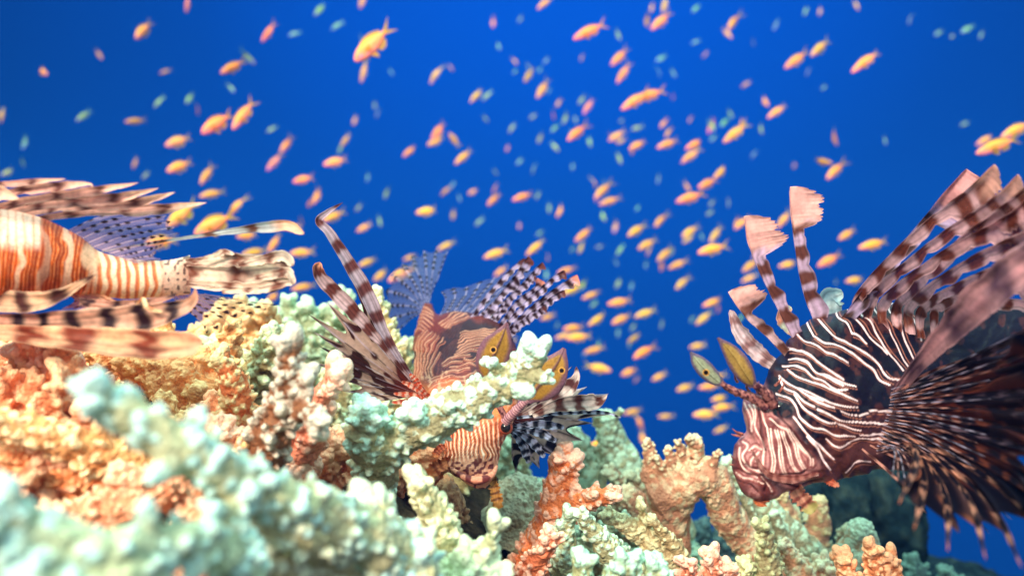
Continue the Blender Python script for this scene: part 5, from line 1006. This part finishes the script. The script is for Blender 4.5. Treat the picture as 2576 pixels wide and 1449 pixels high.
def flat_fin(outline, thick=.006, y0=0, bend=0, splay=0):
    """outline: two rails [(x,z)...] root and edge, meshed as a thin two sided sheet"""
    a, b = [cr(np.array([(p[0], p[1]) for p in r], float), 16) for r in outline]; k = 6; f = np.linspace(0, 1, k)
    G = a[:, None] * (1 - f)[None, :, None] + b[:, None] * f[None, :, None]; u = np.tile(f, 16)
    x, z = G[..., 0].ravel(), G[..., 1].ravel(); y = y0 + bend * (x - .1) ** 2 * (x < .1) + splay * u
    V = np.concatenate([np.stack([x, y + thick * .5 * (1 - u * .8), z], 1), np.stack([x, y - thick * .5 * (1 - u * .8), z], 1)])
    I = np.arange(16 * k).reshape(16, k); J = I + 16 * k
    F = np.vstack([np.stack([I[:-1, :-1], I[:-1, 1:], I[1:, 1:], I[1:, :-1]], -1).reshape(-1, 4), np.stack([J[:-1, :-1], J[1:, :-1], J[1:, 1:], J[:-1, 1:]], -1).reshape(-1, 4)])
    st = .8 + .35 * np.sin(np.repeat(np.arange(16), k) * 2.4); c = FYL[None] * st[:, None]; al = .92 - .45 * u
    c = np.concatenate([np.clip(c, 0, 1), al[:, None]], 1); return V, F, np.vstack([c, c])
def fin_set(bend, fat, open_=1.0):
    f = fat
    tail = [flat_fin([[(-.31, .034 * f), (-.33, .0)], [(-.60, .20 * open_), (-.41, .0)]], .008, 0, bend), flat_fin([[(-.31, -.034 * f), (-.33, .0)], [(-.58, -.19 * open_), (-.41, .0)]], .008, 0, bend)]
    dors = [flat_fin([[(.22, .135 * f), (.05, .145 * f), (-.12, .10 * f), (-.24, .055 * f)], [(.20, .17 * f), (.04, .205 * f), (-.14, .175 * f), (-.29, .10 * f)]], .007, 0, bend)]
    anal = [flat_fin([[(-.02, -.135 * f), (-.12, -.10 * f), (-.22, -.06 * f)], [(-.06, -.20 * f), (-.18, -.19 * f), (-.27, -.10 * f)]], .007, 0, bend)]
    pelv = [flat_fin([[(.18, -.13 * f), (.10, -.13 * f)], [(.08, -.24 * f), (.03, -.18 * f)]], .006, .02, 0, .03), flat_fin([[(.18, -.13 * f), (.10, -.13 * f)], [(.08, -.24 * f), (.03, -.18 * f)]], .006, -.02, 0, -.03)]
    pect = [flat_fin([[(.20, .01), (.20, -.05)], [(.06, .02), (.08, -.09)]], .005, .07 * f, 0, .05), flat_fin([[(.20, .01), (.20, -.05)], [(.06, .02), (.08, -.09)]], .005, -.07 * f, 0, -.05)]
    return dict(tail_fin=tail, dorsal_fin=dors, anal_fin=anal, pelvic_fin=pelv, pectoral_fin=pect)
def join(parts):
    V, F, Cc, n0 = [], [], [], 0
    for v_, f_, c_ in parts:
        if c_.shape[1] == 3: c_ = np.concatenate([c_, np.ones((len(c_), 1))], 1)
        V.append(v_); F.append(f_ + n0); Cc.append(c_); n0 += len(v_)
    return np.vstack(V), np.vstack(F), np.vstack(Cc)
def eyeball(fat):
    out = []
    for s_ in (1, -1):
        for r, col, dy in ((.026, lin(250, 200, 120), .0), (.016, np.array([.01, .008, .012]), .004)):
            nu, nv = 10, 7; a = np.linspace(0, 2 * math.pi, nu, endpoint=False); q = np.linspace(.01, math.pi - .01, nv); A, Q = np.meshgrid(a, q)
            D = np.stack([np.sin(Q) * np.cos(A), np.cos(Q) * .5, np.sin(Q) * np.sin(A)], -1).reshape(-1, 3) * r + np.array([.40, s_ * (.050 * fat + dy * 1.6), .025])
            I = np.arange(nu * nv).reshape(nv, nu); J = np.roll(I, -1, 1); out.append((D, np.stack([I[:-1], I[1:], J[1:], J[:-1]], -1).reshape(-1, 4), np.ones((nu * nv, 1)) * col))
    return join(out)
VAR = []
for k_, (bd, ft, op) in enumerate([(0, .84, 1.0), (.5, .95, .9), (-.5, .78, .8), (.9, .9, 1.1), (-.9, .72, .6), (.2, 1.15, .9)]):
    fs = fin_set(bd, ft, op); d = {'body': mesh_from('body', *small_body(bd, ft)), 'eye': mesh_from('eye', *eyeball(ft))}
    for nm, ps in fs.items(): d[nm] = mesh_from(nm, *join(ps))
    for nm, me in d.items(): me.materials.append(ABODY if nm in ('body', 'eye') else AFIN)
    whole = mesh_from('reef_fish', *join([small_body(bd, ft)] + [q for ps in fs.values() for q in ps] + [eyeball(ft)])); whole.materials.append(AFIN if False else ABODY); VAR.append((d, whole))
rgf = np.random.default_rng(2024)
def place(px, py, ln, ang, tint, var, real=.085, parts=True, yaw=None, roll=0.):
    yaw = rgf.uniform(-35, 35) if yaw is None else yaw
    cy = math.cos(R(yaw)); Y = real * (.55 + .45 * cy) / (ln * K); a = R(ang)
    tail = Vector((math.cos(a) * cy, math.sin(R(yaw)), math.sin(a) * cy)).normalized(); X = -tail
    up = Vector((0, 0, 1)) if abs(X.z) < .97 else Vector((-1, 0, 0)); Yv = up.cross(X).normalized(); Z = X.cross(Yv)
    M = Matrix((X, Yv, Z)).transposed().to_4x4(); M = M @ Matrix.Rotation(roll, 4, 'X')
    d, whole = VAR[var]
    loc = P(px, py, Y)
    if parts:
        o = bpy.data.objects.new('reef_fish', None); C.objects.link(o); o.empty_display_size = .01
        o.matrix_world = Matrix.Translation(loc) @ M @ Matrix.Scale(real, 4)
        for nm, me in d.items():
            c_ = bpy.data.objects.new(nm, me); C.objects.link(c_); c_.parent = o; c_.color = (*tint, 1) if nm != 'eye' else (1, 1, 1, 1)
    else:
        o = bpy.data.objects.new('reef_fish', whole); C.objects.link(o); o.color = (*tint, 1)
        o.matrix_world = Matrix.Translation(loc) @ M @ Matrix.Scale(real, 4)
    return o
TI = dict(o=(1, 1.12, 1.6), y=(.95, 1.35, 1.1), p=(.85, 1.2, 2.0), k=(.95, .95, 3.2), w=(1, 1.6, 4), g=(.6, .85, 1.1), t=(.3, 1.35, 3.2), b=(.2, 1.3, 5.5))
CN = dict(o='orange', y='golden', p='pale peach', k='lilac', w='whitish', g='green', t='teal', b='blue')
FISH = [(360,78,62,62,'o',5),(472,8,52,80,'o',5),(675,82,64,45,'o',0),(938,112,132,42,'o',5),(915,180,62,75,'p'),(912,4,40,70,'p'),(1370,8,52,40,'o'),(1482,80,92,22,'o',0),(1662,55,66,38,'o'),(1672,14,46,80,'p'),(1628,52,36,90,'g'),
(1842,58,58,60,'p'),(2003,152,68,38,'o'),(2062,122,76,45,'p'),(2178,155,92,42,'o',4),(1558,145,60,42,'o'),(1568,185,62,60,'p'),(1598,254,88,35,'o',0),(1634,240,84,15,'o',0),(1480,268,50,60,'k'),(1365,225,57,55,'p'),(1330,190,46,60,'g'),(1200,240,57,50,'p'),(1095,188,57,62,'p'),
(1102,332,58,50,'o',5),(1096,356,50,25,'y'),(1142,352,48,-50,'g'),(1165,395,60,42,'o'),(1032,380,52,45,'o'),(612,290,96,55,'o',0),(545,312,92,35,'o',5),(447,357,68,22,'o',5),(450,420,64,28,'o',5),(520,440,62,60,'p'),(720,365,50,60,'p'),(690,408,62,50,'k'),
(843,408,64,12,'o',1),(857,375,34,70,'t'),(762,452,62,10,'o'),(798,493,48,65,'o'),(1450,335,66,42,'o'),(1552,342,52,30,'p'),(1605,365,58,28,'o'),(1680,362,66,25,'o'),(1750,363,70,30,'o'),(1738,392,62,35,'p'),(1790,318,42,65,'k'),(1850,335,78,42,'o'),(1867,308,44,60,'g'),
(1955,280,64,35,'o'),(2098,345,54,118,'y'),(2100,430,64,45,'o'),(2068,407,62,175,'g',4),(2512,366,125,20,'o',2),(2556,328,96,25,'o'),(1815,432,66,40,'o'),(1780,462,66,25,'o'),(1735,498,76,20,'o'),(1515,480,62,50,'p'),(1534,506,60,20,'o'),(1315,495,60,25,'o'),
(1242,502,50,45,'o'),(1410,530,44,60,'y'),(1075,532,66,8,'y',3),(915,573,44,30,'o'),(1468,590,60,42,'o'),(1549,570,36,75,'w'),(1600,580,58,38,'o'),(1660,555,50,50,'p'),(1735,583,52,38,'o'),(1800,590,58,55,'p'),(1627,615,54,30,'o'),(1672,640,54,45,'o'),
(1705,665,54,28,'o'),(1715,712,48,45,'o'),(1793,627,84,14,'o',0),(1462,622,38,70,'y'),(1247,638,68,18,'o'),(1122,618,52,25,'o'),(1347,622,66,45,'o'),(1260,682,46,40,'o'),(1425,680,52,20,'y'),(1440,728,58,25,'y'),(1488,742,56,20,'o'),(1557,760,62,12,'o'),
(1562,803,54,25,'o'),(1623,788,60,20,'o'),(1504,803,66,35,'o'),(1442,825,58,5,'o'),(1455,848,64,10,'y'),(1418,845,50,20,'p'),(1378,797,44,18,'o'),(1494,880,56,20,'o'),(1505,926,70,165,'y'),(1583,935,48,25,'o'),(1618,885,64,35,'o'),(1596,850,46,35,'g'),
(1658,947,44,25,'o'),(1722,975,46,18,'o'),(1675,1047,44,5,'y'),(1592,1035,50,15,'o'),(1610,1062,46,110,'o'),(1616,1102,38,105,'o'),(1795,760,66,22,'o'),(1770,800,54,40,'o'),(1755,870,46,10,'y'),(1784,972,56,8,'o'),(1812,1002,56,6,'y'),(1818,1024,56,10,'y'),(1775,1042,66,8,'o'),
(1812,1080,40,30,'y'),(1803,948,46,20,'y'),(1868,560,54,40,'o'),(1972,552,56,55,'o'),(1985,665,62,15,'o'),(1888,668,52,40,'o'),(1884,700,44,30,'o'),(2130,590,56,28,'o'),(2198,615,84,12,'o'),(2085,655,64,30,'o'),(2152,705,62,10,'o'),
(540,565,118,30,'o',5),(592,520,70,50,'y'),(458,540,100,40,'o',5),(532,488,66,15,'o'),(405,608,80,10,'y',5),(640,635,64,15,'y'),(690,612,62,60,'y'),(758,636,60,8,'o'),(762,722,64,15,'y'),(838,545,62,30,'o'),(925,660,54,25,'o'),(958,692,52,40,'o'),(1012,690,84,30,'p'),
(735,572,44,10,'y'),(622,592,62,5,'o'),(690,745,50,30,'y'),(1032,648,40,20,'y'),(585,170,70,35,'g'),(622,145,50,140,'t'),(105,180,52,150,'g'),(340,305,50,10,'g'),(210,292,46,50,'t'),(805,25,48,60,'t'),(2480,352,60,28,'p')]
marks = [('the right lionfish tall spine tip', 2028, 470), ('the bent striped ray tip', 850, 512), ('the middle lionfish tail fan', 1050, 640), ('the right lionfish eye leaves', 1760, 870), ('the upper left corner', 0, 0),
         ('the top edge middle', 1500, 0), ('the upper right corner', 2576, 0), ('the left lionfish dorsal spines', 330, 450), ('the middle lionfish spotted spines', 1400, 690), ('the left lionfish pale curled ray', 740, 590),
         ('the toothed turquoise coral slab', 1520, 1050), ('the far right spine flag', 2430, 440), ('the biggest orange fish', 938, 112), ('the open water centre', 1300, 400), ('the shortest pink spine flag', 1860, 740), ('the white tipped coral branch', 1360, 900), ('the tan arch coral', 1740, 1110)]
entries = []
for q in FISH:
    px, py, ln, ang, cc = q[:5]; var = q[5] if len(q) > 5 else int(rgf.integers(0, 5))
    if cc == 'g' and ln > 30: real = .07
    else: real = .085
    o = place(px, py, ln * .94, ang + rgf.uniform(-3, 3), [x * rgf.uniform(.82, 1.15) * (k_ if cc == 'o' and (py > 560 or px < 800 and py > 470) else 1) for x, k_ in zip(TI[cc], (.95, 1.16, .8))], var, real, parts=ln >= 50, yaw=(rgf.uniform(-25, 25) if ln < 80 else rgf.uniform(-12, 12)))
    dd = sorted((math.hypot(px - mx, py - my), nm, mx, my) for nm, mx, my in marks)[0]
    dx, dy = px - dd[2], py - dd[3]
    rel = ('right of' if dx > 0 else 'left of') if abs(dx) > abs(dy) * 1.2 else ('below' if dy > 0 else 'above')
    if 'corner' in dd[1] or 'centre of' in dd[1] or dd[0] < 15: rel = 'near'
    a = ang % 180; tl = 'level' if a < 17 or a > 163 else ('tilted' if a < 42 else ('steep' if a < 100 else 'reversed'))
    sz = 'large' if ln > 80 else ('medium' if ln > 58 else 'small')
    entries.append([o, sz, CN[cc], tl, rel, dd[1], dd[0], px, py])
from collections import defaultdict
gk = defaultdict(list)
for e in entries: gk[(e[1], e[2], e[3], e[4], e[5])].append(e)
ordn = ['', 'second ', 'third ', 'fourth ', 'fifth ', 'sixth ', 'seventh ', 'eighth ', 'ninth ']
for k_, L in gk.items():
    L.sort(key=lambda e: e[6])
    for i, e in enumerate(L):
        if len(L) == 1: s_ = '%s %s fish, %s, %s %s' % (e[1], e[2], e[3], e[4], e[5])
        else: s_ = '%s %s fish, %s, %snearest %s %s' % (e[1], e[2], e[3], ordn[i], e[4], e[5])
        tag(e[0], s_, 'fish', 'orange reef fish shoaling in the blue water')
# tiny far fish
n_ = 0; far = []
while n_ < 166:
    if n_ < 112: px, py = rgf.normal(1560, 260), rgf.normal(520, 290)
    else: px, py = rgf.uniform(0, 2500), rgf.uniform(0, 560)
    if not (0 < px < 2560 and 2 < py < 1060) or (px > 2150 and py > 400): continue
    if min([math.hypot(px - a, py - b_) for a, b_ in far] + [99]) < 22: continue
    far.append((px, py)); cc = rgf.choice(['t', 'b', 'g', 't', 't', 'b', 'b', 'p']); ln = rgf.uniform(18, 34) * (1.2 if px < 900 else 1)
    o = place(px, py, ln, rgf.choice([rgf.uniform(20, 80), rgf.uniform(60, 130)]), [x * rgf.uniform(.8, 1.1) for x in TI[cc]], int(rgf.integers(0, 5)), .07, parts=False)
    tag(o, 'tiny %s fish blurred by distance in the open blue water' % {'t': 'teal', 'b': 'blue', 'g': 'dull green', 'p': 'pale'}[cc], 'fish', 'tiny far fish in the open water'); n_ += 1
for px, py, ln, ang, cc, lb in [(1508, 1115, 52, 10, 'y', 'yellow fish hovering over the turquoise coral slab'), (1605, 1250, 74, 178, 'y', 'yellow green fish against the tan arch coral')]:
    o = place(px, py, ln, ang, TI[cc], 1, .035, yaw=5); tag(o, lb, 'fish', 'orange reef fish shoaling in the blue water')
# ------------------------------------------------------------------ the water between things
m = bpy.data.materials.new('water_haze'); m.use_nodes = True; n = m.node_tree.nodes; n.clear()
o_ = n.new('ShaderNodeOutputMaterial'); pv = n.new('ShaderNodeVolumePrincipled')
pv.inputs['Color'].default_value = (.004, .08, .40, 1); pv.inputs['Density'].default_value = .03; pv.inputs['Anisotropy'].default_value = .0
m.node_tree.links.new(pv.outputs[0], o_.inputs['Volume'])
x0, x1, y0, y1, z0, z1 = -32, 32, -14, 37, -18.5, 4.2
V = [(x, y, z) for x in (x0, x1) for y in (y0, y1) for z in (z0, z1)]
F = [(0, 1, 3, 2), (4, 6, 7, 5), (0, 4, 5, 1), (2, 3, 7, 6), (0, 2, 6, 4), (1, 5, 7, 3)]
hz = link('haze', mesh_from('haze', V, F, smooth=False), m); hz['kind'] = 'stuff'
